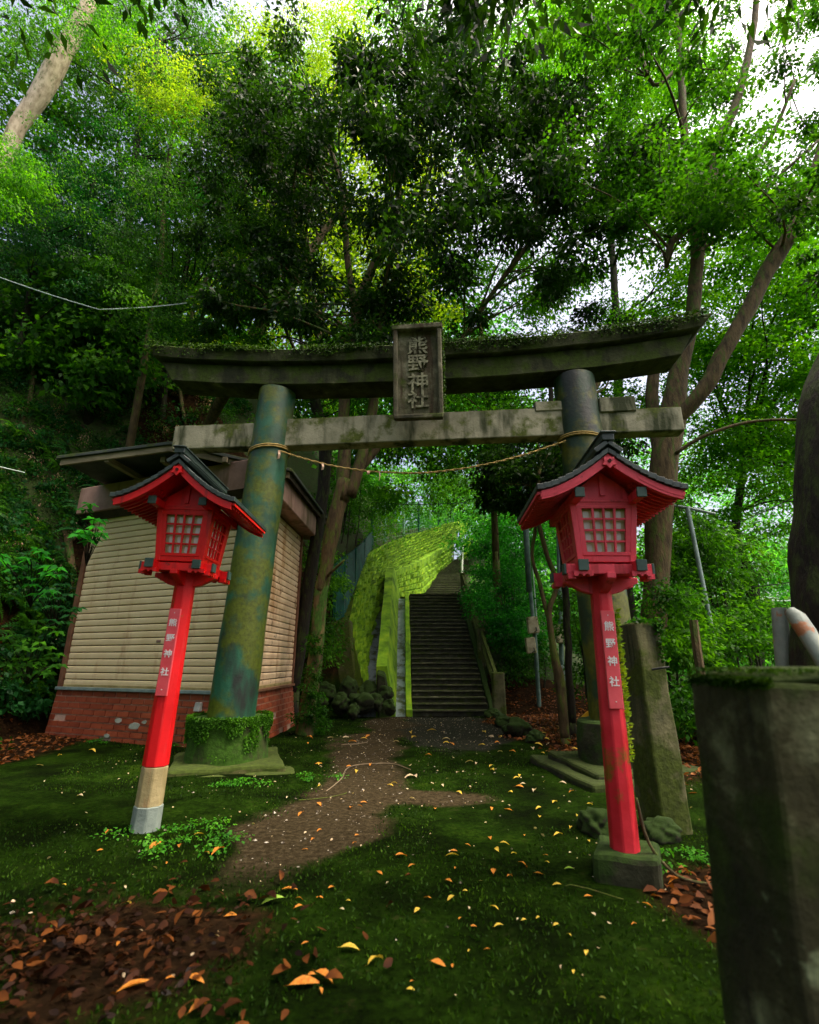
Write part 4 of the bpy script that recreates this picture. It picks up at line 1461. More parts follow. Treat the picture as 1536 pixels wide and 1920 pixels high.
mb.build('junction_box', mat('grey_box', [(.3, (.3, .33, .28)), (.7, (.46, .48, .42))], 8, 4, .6, .05), bld, bevel=.006)
# sills
for side in (0, 1):
    mb = MB(BO)
    if side == 0: mb.hexa([sk(.0, 0, z, o) if s else sk(1.0, 0, z, o) for z in (zt + .002, zt + .045) for s, o in ((1, -.05), (1, .05), (0, .05), (0, -.05))])
    else: mb.hexa([sk(0, .02, z, 0, o) if s else sk(0, 1.0, z, 0, o) for z in (zt + .002, zt + .04) for s, o in ((1, -.05), (1, .045), (0, .045), (0, -.05))])
    mb.build('sill', METAL if side == 0 else FRAME, bld, bevel=.004)
# shutters: one slat each
z0s, z1s, ns = zt + .05, 3.40, 27
ps = (z1s - z0s) / ns
for side, LL, m in ((0, LU, SHUT), (1, LW, SHUT_RUST)):
    sh = thing('x', None, None)
    bpy.data.objects.remove(sh)
    mb = MB(BO)
    A0, A1 = .14, LL - .10
    f = (lambda s, z, o: sk(s / LU, 0, z, o)) if side == 0 else (lambda s, z, o: sk(0, s / LW, z, 0, o))
    mb.hexa([f(A0, z0s, -.06), f(A1, z0s, -.06), f(A1, z0s, -.045), f(A0, z0s, -.045), f(A0, z1s, -.06), f(A1, z1s, -.06), f(A1, z1s, -.045), f(A0, z1s, -.045)])
    sh = mb.build('roller_shutter', WOODD, bld)
    for j in range(ns):
        za, zc_ = z0s + j * ps + .010, z0s + (j + 1) * ps
        pr = [(za, -.045), (za + .001, -.020), (za + .009, -.013), (za + .05, -.009), (zc_ - .012, -.011), (zc_ - .003, -.018), (zc_, -.045)]
        vs = [f(A0, z, o) for z, o in pr] + [f(A1, z, o) for z, o in pr]
        n = len(pr)
        fs = [(i, i + 1, n + i + 1, n + i) for i in range(n - 1)] + [(0, n, 2 * n - 1, n - 1), tuple(range(n)), tuple(range(2 * n - 1, n - 1, -1))]
        mb = MB(BO)
        mb.add(vs, fs)
        mb.build('slat', m, sh)
    if side == 0:
        for px_, py_, nm in ((242, 1200, 'latch'), (294, 1151, 'keyhole')):
            p = at(px_, py_, 6.9)
            s = (p - FRp).dot(Un)
            mb = MB(BO)
            mb.hexa([f(s + x, p.z + z, o) for z in (-.018, .018) for x, o in ((-.045, -.012), (.045, -.012), (.045, .0), (-.045, .0))])
            mb.build(nm, BACKBOARD if nm == 'keyhole' else HEADER, sh, bevel=.006)
    mb = MB(BO)
    mb.hexa([f(A0, z0s - .035, -.03), f(A1, z0s - .035, -.03), f(A1, z0s - .035, -.004), f(A0, z0s - .035, -.004), f(A0, z0s + .03, -.03), f(A1, z0s + .03, -.03), f(A1, z0s + .03, -.004), f(A0, z0s + .03, -.004)])
    mb.build('bottom_rail', mat('mossy_bottom_rail', [(.3, (.20, .16, .05)), (.7, (.44, .36, .16))], 6, 6, .7, .15, 30), sh, bevel=.004)
    # frame posts
    for a, b in ((0.02, .135), (LL - .095, LL - .005)):
        mb = MB(BO)
        mb.hexa([f(a, z0s - .01, -.05), f(b, z0s - .01, -.05), f(b, z0s - .01, .022), f(a, z0s - .01, .022), f(a, z1s + .02, -.05), f(b, z1s + .02, -.05), f(b, z1s + .02, .022), f(a, z1s + .02, .022)])
        mb.build('frame_post', FRAME, bld, bevel=.005)
# header box
mb = MB(BO)
g = .20
mb.hexa([sk(-.02, 0, 3.46, g, g), sk(1.03, 0, 3.46, g), sk(1.03, .1, 3.46), sk(-.02, .1, 3.46, 0, g), sk(-.02, 0, 3.92, g, g), sk(1.03, 0, 3.92, g), sk(1.03, .1, 3.92), sk(-.02, .1, 3.92, 0, g)])
mb.build('header_panel', HEADER, bld, bevel=.012)
mb = MB(BO)
mb.hexa([sk(0, .08, 3.42, 0, -.05), sk(0, .08, 3.42, 0, g + .06), sk(0, 1.10, 3.42, 0, g + .06), sk(0, 1.10, 3.42, 0, -.05), sk(0, .08, 3.84, 0, -.05), sk(0, .08, 3.84, 0, g + .06), sk(0, 1.10, 3.84, 0, g + .06), sk(0, 1.10, 3.84, 0, -.05)])
mb.build('header_panel', HEADER, bld, bevel=.012)
mb = MB(BO)
mb.hexa([sk(0, 0, 3.38, .06, .0), sk(1.02, 0, 3.38, .06), sk(1.02, 0, 3.38, -.2), sk(0, 0, 3.38, -.2), sk(0, 0, 3.46, .16), sk(1.03, 0, 3.46, .16), sk(1.03, 0, 3.46, -.2), sk(0, 0, 3.46, -.2)])
mb.build('shutter_housing', WOODD, bld)
# roof: low gable with rafters
r0, rp_, r1 = at(105, 860, 6.75), at(318, 833, 6.55), at(548, 884, 6.95)
b1 = at(617, 977, 9.9)
sh = Vector((b1.x - r1.x, b1.y - r1.y, 0))
b1.z = r1.z + .05
b0, bp = r0 + sh, rp_ + sh
b0.z, bp.z = r0.z + .03, rp_.z + .05
mb = MB(BO)
mb.strip([r0, rp_, r1], [b0, bp, b1], (0, 0, .05))
mb.build('roof', ROOFB, bld, bevel=.006)
mb = MB(BO)
q = Vector((0, .02, -.075))
mb.strip([r0 + Vector((.05, .03, -.002)), rp_ + Vector((0, .03, -.002)), r1 + Vector((-.05, .03, -.002))], [r0 + Vector((.05, .03, -.09)), rp_ + Vector((0, .03, -.09)), r1 + Vector((-.05, .03, -.09))], (0, .04, 0))
mb.build('fascia', WOODG, bld)
mb = MB(BO)
mb.strip([r1 + Vector((-.05, .1, -.002)), b1 + Vector((-.05, 0, -.002))], [r1 + Vector((-.05, .1, -.08)), b1 + Vector((-.05, 0, -.08))], (-.04, 0, 0))
mb.build('fascia', WOODD, bld)
def beam(mb, a, b, w, h):
    d = (b - a)
    s = Vector((-d.y, d.x, 0)).normalized() * w / 2
    k = Vector((0, 0, h))
    return mb.hexa([a - s - k, a + s - k, b + s - k, b - s - k, a - s, a + s, b + s, b - s])
for x, y in ((205, 870), (312, 850), (425, 860), (500, 870)):
    p = at(x, y, 6.8)
    mb = MB(BO)
    z = 3.98 if x < 450 else 3.88
    beam(mb, Vector((p.x, 6.72, z)), Vector((p.x + .1, 7.6, z)), .075, .085)
    mb.build('roof_beam', WOODG, bld, bevel=.004)
for t in np.linspace(.12, .95, 7):
    e = r1.lerp(b1, t)
    mb = MB(BO)
    beam(mb, e + Vector((-.10, 0, -.01)), e + Vector((-.95, 0, .05)), .05, .06)
    mb.build('rafter', WOODD, bld)

# ================================================================== RIGHT SIDE STONES AND POLES
gp = thing('near_stone_post', 'massive dark weathered stone post filling the right foreground, moss on its top', 'stone post', (.85, 1.25, 0))
top = [Vector((.742, 1.375, 1.055)), Vector((.742, 1.10, 1.06)), Vector((1.09, 1.05, 1.06)), Vector((1.09, 1.36, 1.055))]
bot = [Vector((.680, 1.40, -.1)), Vector((.690, 1.14, -.1)), Vector((1.09, 1.08, -.1)), Vector((1.09, 1.38, -.1))]
mb = MB(gp.location)
mb.hexa(bot + top)
o = mb.build('shaft', CONC_NEAR, gp, bevel=.012, seg=2)
rough(o.data, .012, 6, 2, 5)
mb = MB(gp.location)
ins = [Vector((.775, 1.34, 1.084)), Vector((.775, 1.13, 1.086)), Vector((1.06, 1.08, 1.086)), Vector((1.06, 1.33, 1.084))]
mb.hexa([p + Vector((0, 0, -.004)) for p in top] + ins)
o = mb.build('moss_cap', mat('post_cap_moss', [(.3, (.02, .035, .005)), (.7, (.06, .09, .012))], 9, 8, .95, .8, 60), gp, bevel=.01)
rough(o.data, .010, 9, 2, 6)
n = 5000
P = np.stack([RNG.uniform(.735, 1.09, n), RNG.uniform(1.09, 1.375, n), np.full(n, 1.078)], 1)
ed = RNG.random(n) < .5
P[ed, 0] = .738 + RNG.random(ed.sum()) * .02
P[ed, 2] = 1.062 - RNG.random(ed.sum()) ** 2 * .02
link('moss_fringe', quads_mesh('moss_fringe', leaf_verts(P, RNG.normal(size=P.shape) + np.array((0, -.3, .5)), RNG.normal(size=P.shape), .010, .006, gp.location), L_MOSS), gp)

sg = thing('stone_gatepost', 'tall square stone gatepost between the right lantern and the dark foreground post', 'stone post', (1.86, 3.9, 0))
M = Matrix.Rotation(R(14), 3, 'Z')
cB, cT = Vector((1.78, 3.92, -.1)), Vector((1.775, 3.95, 1.38))
def rect(c, w, d): return [c + M @ Vector((x * w / 2, y * d / 2, 0)) for x, y in ((-1, -1), (1, -1), (1, 1), (-1, 1))]
mb = MB(sg.location)
mb.hexa(rect(cB, .235, .26) + rect(cT, .215, .24))
o = mb.build('shaft', CONC, sg, bevel=.015, seg=2)
rough(o.data, .010, 5, 2, 5)
mb = MB(sg.location)
hk = at(1240, 1252, 3.80)
mb.tube([hk + Vector((-.07, .0, -.012)), hk + Vector((.0, -.02, 0)), hk + Vector((.05, -.02, .004))], .008, 6)
mb.build('iron_hook', WIRED, sg)
n = 500
P = np.stack([RNG.uniform(1.70, 1.89, n), RNG.uniform(3.82, 4.02, n), RNG.normal(1.385, .008, n)], 1)
P[:260] = np.stack([RNG.normal(1.885, .02, 260), RNG.normal(3.86, .03, 260), 1.38 - RNG.random(260) ** 1.5 * .28], 1)
link('ivy', quads_mesh('ivy', leaf_verts(P, RNG.normal(size=P.shape), RNG.normal(size=P.shape) + np.array((0, -1, .3)), .035, .025, sg.location), L_FERN), sg)

def pole(name, label, cat, pts, r, m, part='pipe', group=None):
    t = thing(name, label, cat, pts[0], group=group)
    mb = MB(t.location)
    mb.tube(pts, r, 10)
    mb.build(part, m, t, smooth=True, angle=R(40))
    return t
pb = gr(1012, 1340, 0)
Yp = pb.y
up_ = pole('utility_pole', 'slim grey green utility pole with two meter boxes, right of the steps', 'utility pole', [pb - Vector((0, 0, .2)), at(1003, 1190, Yp), at(992, 1080, Yp)], .048, POLEG, 'lower_tube')
mb = MB(up_.location)
mb.tube([at(993, 1110, Yp), at(985, 970, Yp), at(983, 900, Yp)], .07, 8)
mb.build('upper_tube', POLEG, up_, smooth=True)
mb = MB(up_.location)
mb.tube([at(1001, 1190, Yp) + Vector((.09, 0, 0)), at(996, 1130, Yp) + Vector((.1, 0, 0)), at(990, 1040, Yp) + Vector((.09, 0, 0))], .014, 5)
mb.build('cable', WIREPALE if 'WIREPALE' in globals() else WIRE, up_)
mb = MB(up_.location)
mb.box(pb + Vector((0, 0, .03)), (.34, .34, .07))
mb.build('foot', CONC, up_, bevel=.01)
for x, y, w, h in ((999, 1172, .24, .36), (995, 1210, .21, .34)):
    c = at(x, y, Yp - .12)
    mb = MB(up_.location)
    mb.box(c, (w, .14, h), Matrix.Rotation(R(-4), 3, 'Y'))
    bx_ = mb.build('meter_box', BOXM, up_, bevel=.015)
    mb = MB(up_.location)
    mb.tube([c + Vector((.05, -.08, -.05)), c + Vector((.06, -.10, -.12)), c + Vector((0, -.09, -.16))], .012, 5)
    mb.build('lead', WIRED, bx_)
pb2 = gr(1062, 1345, 0)
p2 = pole('service_pole', 'second slim pole with a cream box behind the thin crooked trees', 'utility pole', [Vector((at(1056, 1340, 10.8).x, 10.8, 0)), at(1052, 1200, 10.8), at(1047, 1000, 10.8)], .05, POLEG, 'tube')
c = at(1051, 1189, 10.7)
mb = MB(p2.location)
mb.box(c, (.19, .13, .38))
mb.build('meter_box', BOXM, p2, bevel=.03, seg=2)
c = at(1056, 1262, 10.7)
mb = MB(p2.location)
mb.box(c, (.14, .1, .3), Matrix.Rotation(R(-20), 3, 'Y'))
mb.build('small_box', METAL, p2, bevel=.01)

tp = pole('slanting_pipe_pole', 'thin slanting grey pipe pole with a crossbar beyond the gatepost', 'pole', [at(1356, 1290, 7.0), at(1345, 1230, 7.0), at(1318, 1095, 7.0), at(1289, 950, 7.0)], .030, METAL)
mb = MB(tp.location)
mb.tube([at(1252, 946, 7.2), at(1289, 952, 7.0), at(1342, 964, 6.9)], .022, 8)
mb.build('crossbar', METAL, tp)
pp = pole('broken_pipe', 'short upright pipe with peeling grey paint right of the foreground post', 'pipe', [at(1474, 1270, 3.3), at(1470, 1238, 3.3), at(1462, 1150, 3.3), at(1460, 1140, 3.3)], [.048, .048, .045, .04], PEEL)
for px_ in ((1474, 1300),):
    b = at(1474, 1270, 3.3)
    mb = MB(pp.location)
    mb.tube([Vector((b.x + .02, b.y, -.1)), b], .046, 10)
    mb.build('lower_length', PEEL, pp)
pp = pole('bent_pipe', 'bent pipe with flaking grey and orange paint leaning away at the right edge', 'pipe', [at(1482, 1145, 2.6), at(1494, 1158, 2.57), at(1512, 1184, 2.53), at(1545, 1242, 2.45), at(1590, 1330, 2.4)], [.026, .042, .042, .034, .034], PEEL)
mb = MB(pp.location)
b = at(1590, 1330, 2.4)
mb.tube([b, Vector((b.x + .1, b.y, -.1))], .045, 10)
mb.build('lower_length', PEEL, pp)
st = thing('wooden_stake', 'short brown wooden stake among the bushes right of the gatepost', 'stake', at(1303, 1210, 5.5))
mb = MB(st.location)
b = at(1306, 1215, 5.5)
mb.tube([Vector((b.x, b.y, -.9)), b, at(1300, 1163, 5.5)], .045, 7, jag=.2)
mb.build('shaft', BARK_TAN, st)
ye = thing('yellow_guard', 'small yellow plastic guard lying behind the right gate pillar', 'guard', at(1105, 1335, 8.6))
mb = MB(ye.location)
mb.strip([at(1088, 1347, 8.6), at(1100, 1336, 8.6), at(1124, 1322, 8.6)], [at(1096, 1352, 8.6), at(1108, 1343, 8.6), at(1128, 1334, 8.6)], (0, .04, 0))
mb.build('bar', YELLOW, ye)

def wire(label, pts, r, m, sag=0):
    t = thing('overhead_wire', label, 'wire', pts[0])
    mb = MB(t.location)
    P = []
    for a, b in zip(pts[:-1], pts[1:]):
        for f in np.linspace(0, 1, 10)[:-1]:
            q = a.lerp(b, f)
            q.z -= sag * 4 * f * (1 - f)
            P.append(q)
    P.append(pts[-1])
    mb.tube(P, r, 5)
    mb.build('cable', m, t)
wire('pale cable sagging across the fern bank at the left', [at(-40, 505, 7.5), at(185, 580, 7.2), at(350, 568, 8.2)], .009, WIRE, .03)
wire('short pale cable crossing the left edge above the ferns', [at(-40, 866, 5.5), at(46, 886, 6.2)], .008, WIRE)
wire('highest of the pale cables over the far right hillside', [at(1310, 1072, 22), at(1420, 1104, 24)], .03, WIRE, .1)
wire('middle pale cable over the far right hillside', [at(1318, 1096, 22), at(1460, 1122, 24)], .03, WIRE, .1)
wire('lowest pale cable over the far right hillside', [at(1320, 1108, 21), at(1440, 1124, 24), at(1500, 1122, 26)], .03, WIRE, .1)
wire('dark cable running level over the top of the steps', [at(700, 942, 13), at(930, 936, 14), at(1060, 905, 15)], .012, WIRED, .1)
wire('long dark cable rising to the right behind the bent maple', [at(1290, 1010, 9), at(1536, 905, 8)], .009, WIRED, .1)
wire('dark cable rising gently above the two old pipes', [at(1320, 1105, 9), at(1536, 1082, 8)], .008, WIRED, .05)

# ================================================================== VEGETATION
# big stems first
tree('old_tree', 'large tan barked tree forking behind the right end of the gate', 'tree',
     [[(1222, 1330, 7.2, 53.8), (1226, 1180, 7.2, 48.7), (1232, 1050, 7.2, 43.7), (1240, 900, 7.2, 52.1), (1258, 800, 7.2, 48.7), (1272, 700, 7.2, 33.6), (1298, 600, 7.2, 25.2), (1306, 500, 7.3, 23.5), (1312, 440, 7.3, 28.6)],
      [(1312, 450, 7.3, 21.8), (1332, 350, 7.3, 21.8), (1345, 270, 7.4, 18.5), (1385, 180, 7.4, 15.1), (1415, 40, 7.4, 10.9), (1420, -60, 7.4, 8.4)],
      [(1308, 450, 7.3, 16.8), (1290, 330, 7.5, 15.1), (1280, 200, 7.5, 13.4), (1276, 90, 7.6, 10.1), (1262, -30, 7.6, 8.4)],
      [(1262, 790, 7.1, 25.2), (1320, 730, 6.9, 28.6), (1352, 670, 6.8, 28.6), (1402, 580, 6.7, 26.9), (1450, 490, 6.6, 28.6), (1492, 420, 6.5, 23.5), (1530, 320, 6.4, 20.2), (1570, 200, 6.3, 15.1)],
      [(1238, 860, 7.4, 25.2), (1222, 740, 7.5, 23.5), (1236, 650, 7.6, 15.1), (1250, 600, 7.6, 10.1)],
      [(1268, 850, 7.0, 7.6), (1330, 812, 6.8, 6.7), (1420, 790, 6.7, 5.9), (1536, 786, 6.5, 5)],
      [(1330, 380, 7.3, 9.2), (1400, 310, 7.1, 8.4), (1450, 250, 7.0, 7.6), (1490, 150, 6.9, 5)],
      [(1298, 480, 7.3, 7.6), (1380, 420, 7.0, 6.7), (1450, 340, 6.8, 5.9), (1536, 262, 6.6, 4.2)],
      [(1285, 110, 7.6, 7.6), (1225, 160, 7.5, 6.7), (1195, 60, 7.5, 7.6), (1180, -20, 7.5, 6.7)],
      [(1290, 430, 7.3, 13.4), (1258, 455, 7.3, 12.6), (1250, 500, 7.3, 8.4)]],
     [(1330, 60, 330, 130, 6.0, 9.0, 60), (1440, 330, 150, 120, 5.5, 8, 30), (1190, 330, 120, 110, 6.4, 8.5, 26)], BARK_TAN, L_MID, .075, .042, 190, (.42, .42, .3), tw=60, drop=.3, flat=.35, wob=.02, sides=12)

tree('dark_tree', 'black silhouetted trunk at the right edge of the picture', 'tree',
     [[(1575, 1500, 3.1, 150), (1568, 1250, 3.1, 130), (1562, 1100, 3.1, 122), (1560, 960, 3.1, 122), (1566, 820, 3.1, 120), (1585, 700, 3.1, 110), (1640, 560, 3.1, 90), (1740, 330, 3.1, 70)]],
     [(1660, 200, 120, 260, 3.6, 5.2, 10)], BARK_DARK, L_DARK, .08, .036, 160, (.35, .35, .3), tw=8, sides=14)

tree('forked_tree', 'tall forked tree with a mossy foot standing just left of the steps', 'tree',
     [[(572, 1386, 8.3, 40), (580, 1320, 8.3, 30), (594, 1200, 8.3, 26), (606, 1090, 8.3, 25)],
      [(603, 1110, 8.3, 24), (612, 1060, 8.3, 25), (628, 980, 8.3, 30), (648, 900, 8.3, 30)],
      [(642, 940, 8.3, 26), (646, 830, 8.3, 22), (645, 760, 8.3, 20), (652, 660, 8.4, 20), (668, 590, 8.4, 20), (700, 500, 8.4, 16), (740, 430, 8.4, 12), (752, 300, 8.4, 9)],
      [(655, 930, 8.3, 24), (680, 850, 8.3, 20), (700, 760, 8.4, 18), (702, 690, 8.4, 15), (716, 600, 8.4, 13), (735, 480, 8.5, 10), (790, 380, 8.5, 7)],
      [(660, 900, 8.4, 16), (722, 820, 8.5, 14), (770, 760, 8.6, 12), (850, 660, 8.8, 10), (930, 540, 9.0, 9), (1010, 430, 9.1, 7), (1070, 320, 9.2, 5)],
      [(668, 600, 8.4, 14), (650, 470, 8.5, 12), (640, 350, 8.5, 9), (600, 220, 8.6, 7)],
      [(615, 1080, 8.2, 6), (628, 1068, 8.1, 5), (646, 1050, 8.0, 4)]],
     [(760, 230, 330, 220, 6.3, 9.0, 85, .6), (1000, 330, 260, 200, 6.8, 9.2, 50, .6), (660, 560, 260, 130, 7.2, 9.2, 30, .6)], BARK_MOSSY, L_DARK, .12, .044, 150, (.38, .38, .32), tw=110, drop=.45, flat=.8, upn=.5, wob=.03, sides=12, bark2=BARK)
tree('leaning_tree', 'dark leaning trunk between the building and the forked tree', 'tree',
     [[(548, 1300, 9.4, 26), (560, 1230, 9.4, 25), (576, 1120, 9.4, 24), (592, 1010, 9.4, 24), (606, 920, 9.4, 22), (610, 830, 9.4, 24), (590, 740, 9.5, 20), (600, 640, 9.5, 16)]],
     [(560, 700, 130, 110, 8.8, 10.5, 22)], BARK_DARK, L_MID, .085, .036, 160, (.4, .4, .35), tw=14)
tree('slanting_tree', 'slanting trunk with a pale streak rising behind the left half of the lintel', 'tree',
     [[(372, 830, 10.3, 20), (400, 780, 10.0, 20), (455, 680, 8.8, 24), (480, 625, 8.8, 26), (520, 572, 8.8, 22), (556, 520, 8.8, 18), (610, 430, 8.8, 13), (660, 380, 8.8, 9)],
      [(570, 700, 9.4, 18), (598, 640, 9.4, 16), (596, 580, 9.5, 10), (575, 530, 9.5, 7)]],
     [(470, 330, 130, 210, 7.0, 9.5, 50)], BARK_TAN, L_DARK, .095, .038, 160, (.36, .36, .3), tw=30, drop=.45, upn=.5)
tree('mossy_sapling', 'slender mossy sapling rising out of the fern bank at the left', 'tree',
     [[(180, 700, 9.2, 16), (176, 620, 9.2, 15), (180, 555, 9.2, 15), (196, 500, 9.2, 13), (208, 440, 9.2, 11), (211, 390, 9.2, 10), (228, 330, 9.2, 9), (222, 270, 9.2, 7)],
      [(228, 335, 9.2, 5), (250, 320, 9.1, 4), (275, 290, 9.0, 3)], [(350, 620, 9.3, 6), (378, 540, 9.3, 6), (410, 480, 9.3, 4), (380, 440, 9.3, 3)]],
     [(240, 260, 110, 70, 8.6, 9.8, 14)], mat('bark_sapling', [(.3, (.012, .011, .004)), (.7, (.06, .055, .016))], 5, 8, .9, .6, 14, moss=((.05, .09, .01), .45, .0)), L_BRIGHT, .05, .026, 170, (.4, .4, .25), tw=10, drop=.6, bias=(.5, 0, -.4))
tree('pale_beech', 'thick pale trunk leaning at the top left among bright leaves', 'tree',
     [[(-40, 420, 9.5, 28), (20, 265, 9.5, 30), (72, 180, 9.5, 34), (120, 95, 9.5, 34), (165, 10, 9.5, 26), (190, -60, 9.5, 20)]],
     [(60, 30, 170, 70, 9.5, 11, 20), (200, 20, 120, 60, 8.0, 9.3, 16), (10, 320, 100, 70, 7.6, 9.2, 26)], BARK_PALE, L_BRIGHT, .06, .032, 200, (.5, .5, .3), tw=0, drop=.6, bias=(.5, 0, -.4))
# crooked small trees right of the steps
for lab, stems_ in (('crooked thin tree whose trunk bends beside the meter boxes', [[(1060, 1384, 7.2, 18), (1056, 1330, 7.2, 18), (1048, 1280, 7.2, 20), (1036, 1200, 7.2, 13), (1030, 1150, 7.2, 10), (1042, 1090, 7.2, 9), (1022, 1030, 7.2, 9), (1008, 960, 7.2, 8), (1012, 880, 7.2, 7)],
                      [(1036, 1180, 7.2, 8), (1010, 1090, 7.3, 8), (1000, 1040, 7.3, 7), (1004, 960, 7.3, 6), (995, 900, 7.3, 5)]]),
                    ('dark thin tree standing behind the right gate pillar', [[(1072, 1360, 7.8, 15), (1066, 1250, 7.8, 14), (1060, 1100, 7.8, 13), (1052, 1000, 7.8, 12), (1040, 900, 7.8, 10), (1030, 700, 7.8, 8)]]),
                    ('mossy trunk rising just left of the right lantern post', [[(1118, 1360, 7.0, 30), (1112, 1250, 7.0, 26), (1106, 1140, 7.0, 24), (1098, 1000, 7.0, 20), (1090, 850, 7.0, 18), (1110, 740, 7.1, 14)]])):
    x0 = stems_[0][-1][0]
    tree('thin_tree', lab, 'tree', stems_, [(x0 - 20, 900, 90, 60, 7.0, 8.6, 12), (x0 - 10, 640 if 'mossy' in lab else 850, 90, 60, 7.4, 8.8, 8)], BARK_DARK if 'dark' in lab else BARK, L_DARK, .08, .034, 130, (.3, .3, .25), tw=16, drop=.5, upn=.5)

# maples and background trees: bright layers
tree('maple_tree', 'bright green maple spreading in flat sprays over the right hillside', 'tree',
     [[(1420, 1260, 12, 26), (1410, 1100, 12, 22), (1380, 1000, 12, 16), (1400, 850, 12, 12)]],
     [(1420, 640, 170, 160, 9, 14, 90), (1450, 880, 150, 110, 10, 15, 55), (1500, 480, 110, 110, 9, 13, 36)], BARK_DARK, L_BRIGHT, .085, .05, 210, (.85, .85, .35), tw=40, drop=.2, flat=.22, upn=.85)
tree('high_maple', 'tall maple with green light in its crown at the top right', 'tree',
     [[(1150, 900, 13, 20), (1160, 700, 13, 16), (1150, 500, 13, 12), (1130, 300, 13, 9)]],
     [(1160, 120, 190, 130, 9, 13, 55), (860, 130, 300, 160, 13, 16, 44), (1350, 420, 120, 150, 9, 13, 36)], BARK_DARK, L_BRIGHT, .085, .05, 200, (.75, .75, .35), tw=30, drop=.25, flat=.3, upn=.8)
tree('backlit_tree', 'sunlit yellow green tree filling the view above the left half of the lintel', 'tree',
     [[(620, 900, 15, 16), (600, 700, 15, 13), (560, 500, 15, 9)]],
     [(560, 560, 250, 160, 12, 18, 70), (640, 360, 240, 170, 12, 18, 60), (560, 120, 160, 120, 13, 17, 22)], BARK, L_YELLOW, .10, .055, 190, (.9, .9, .6), tw=20, drop=.3, flat=.5)
tree('backlit_bush', 'dense leafy tree behind the plaque and rope with lit edges', 'tree',
     [[(930, 1050, 14, 14), (920, 800, 14, 10), (900, 600, 14, 8)]],
     [(900, 800, 250, 110, 11, 14, 46), (1000, 600, 220, 120, 12, 16, 36), (720, 740, 140, 130, 12, 14, 26)], BARK, L_MID, .10, .05, 190, (.75, .75, .55), tw=16, drop=.35, flat=.6)
tree('yellow_maple', 'yellow green maple bough glowing high on the left slope', 'tree',
     [[(300, 520, 10.5, 12), (310, 350, 10.5, 9), (330, 200, 10.5, 7)]],
     [(320, 165, 90, 50, 9.3, 10.2, 16), (590, 60, 70, 60, 10, 11, 12)], BARK, L_YELLOW, .06, .032, 220, (.55, .55, .3), tw=10, drop=.5, flat=.3, bias=(.6, 0, -.3))
for k, (lab, zz, lf, n_) in enumerate((
        ('feathery bright green tree high on the left slope', [(300, 100, 260, 130, 10, 13, 70), (430, 250, 150, 110, 10, 12, 40)], L_MID, 230),
        ('emerald green shrubby tree over the middle of the left slope', [(180, 350, 230, 120, 10, 11.8, 70)], L_EMERALD, 230),
        ('blue green tree spreading at the left edge of the slope', [(90, 430, 160, 130, 9.6, 11, 40)], L_BLUE, 220),
        ('mid green tree hanging over the shutter building roof', [(360, 480, 170, 170, 8.2, 10.5, 75)], L_MID, 230))):
    x0, y0 = zz[0][0], zz[0][1]
    tree('slope_tree', lab, 'tree', [[(x0 - 60, y0 + 330, max(10.4, zz[0][4] + 1), 14), (x0 - 40, y0 + 150, max(10.4, zz[0][4] + 1), 11), (x0, y0 - 20, max(10.4, zz[0][4] + 1), 7)]], zz, BARK_DARK, lf, .055, .028, n_, (.5, .5, .3), tw=24, drop=.75, flat=.3, bias=(.8, 0, -.5))

tree('added_shade_tree', 'dark evergreen tree added above the camera for shade, reaching the top edge', 'tree',
     [[(-700, 1900, 1.5, 200), (-900, 700, 1.6, 170), (-700, -300, 2.0, 120), (200, -900, 2.6, 60)]],
     [], BARK_DARK, L_DARK, .1, .04, 150, (.4, .4, .3)) if False else None
ov = thing('added_shade_tree', 'dark evergreen tree at the top edge, crown added overhead to shade the ground', 'tree', (-3.6, .2, Hf(-3.6, .2)))
mb = MB(ov.location)
tp_ = [(-3.6, .2, -.1), (-3.5, .3, 2.0), (-3.2, .4, 4.2), (-2.4, .6, 6.2), (-1.2, .9, 7.2), (.6, 1.2, 7.6)]
Pp = path(tp_, 4, .03)
rr_ = np.linspace(.17, .04, len(Pp))
mb.tube(Pp, list(rr_), 12, jag=.2)
mb.build('trunk', BARK_DARK, ov, smooth=True)
k_ = 420
Cc = np.stack([RNG.uniform(-6.5, 6.5, k_), RNG.uniform(-6.5, 2.9, k_), RNG.uniform(5.6, 8.4, k_)], 1)  # crown added over and behind the camera, mostly unseen, to shade the near ground
Cc = Cc[Cc[:, 2] > .5 + Cc[:, 1] * 2.02 + .6]
mb = MB(ov.location)
twigs(mb, Pp, rr_, Cc, lim=50)
mb.build('twigs', BARK_DARK, ov, smooth=True)
link('crown', quads_mesh('crown', clump(Cc, (.6, .6, .35), 170, .115, .046, .4, .5, .7, (0, 0, 0), ov.location), L_DARK), ov)

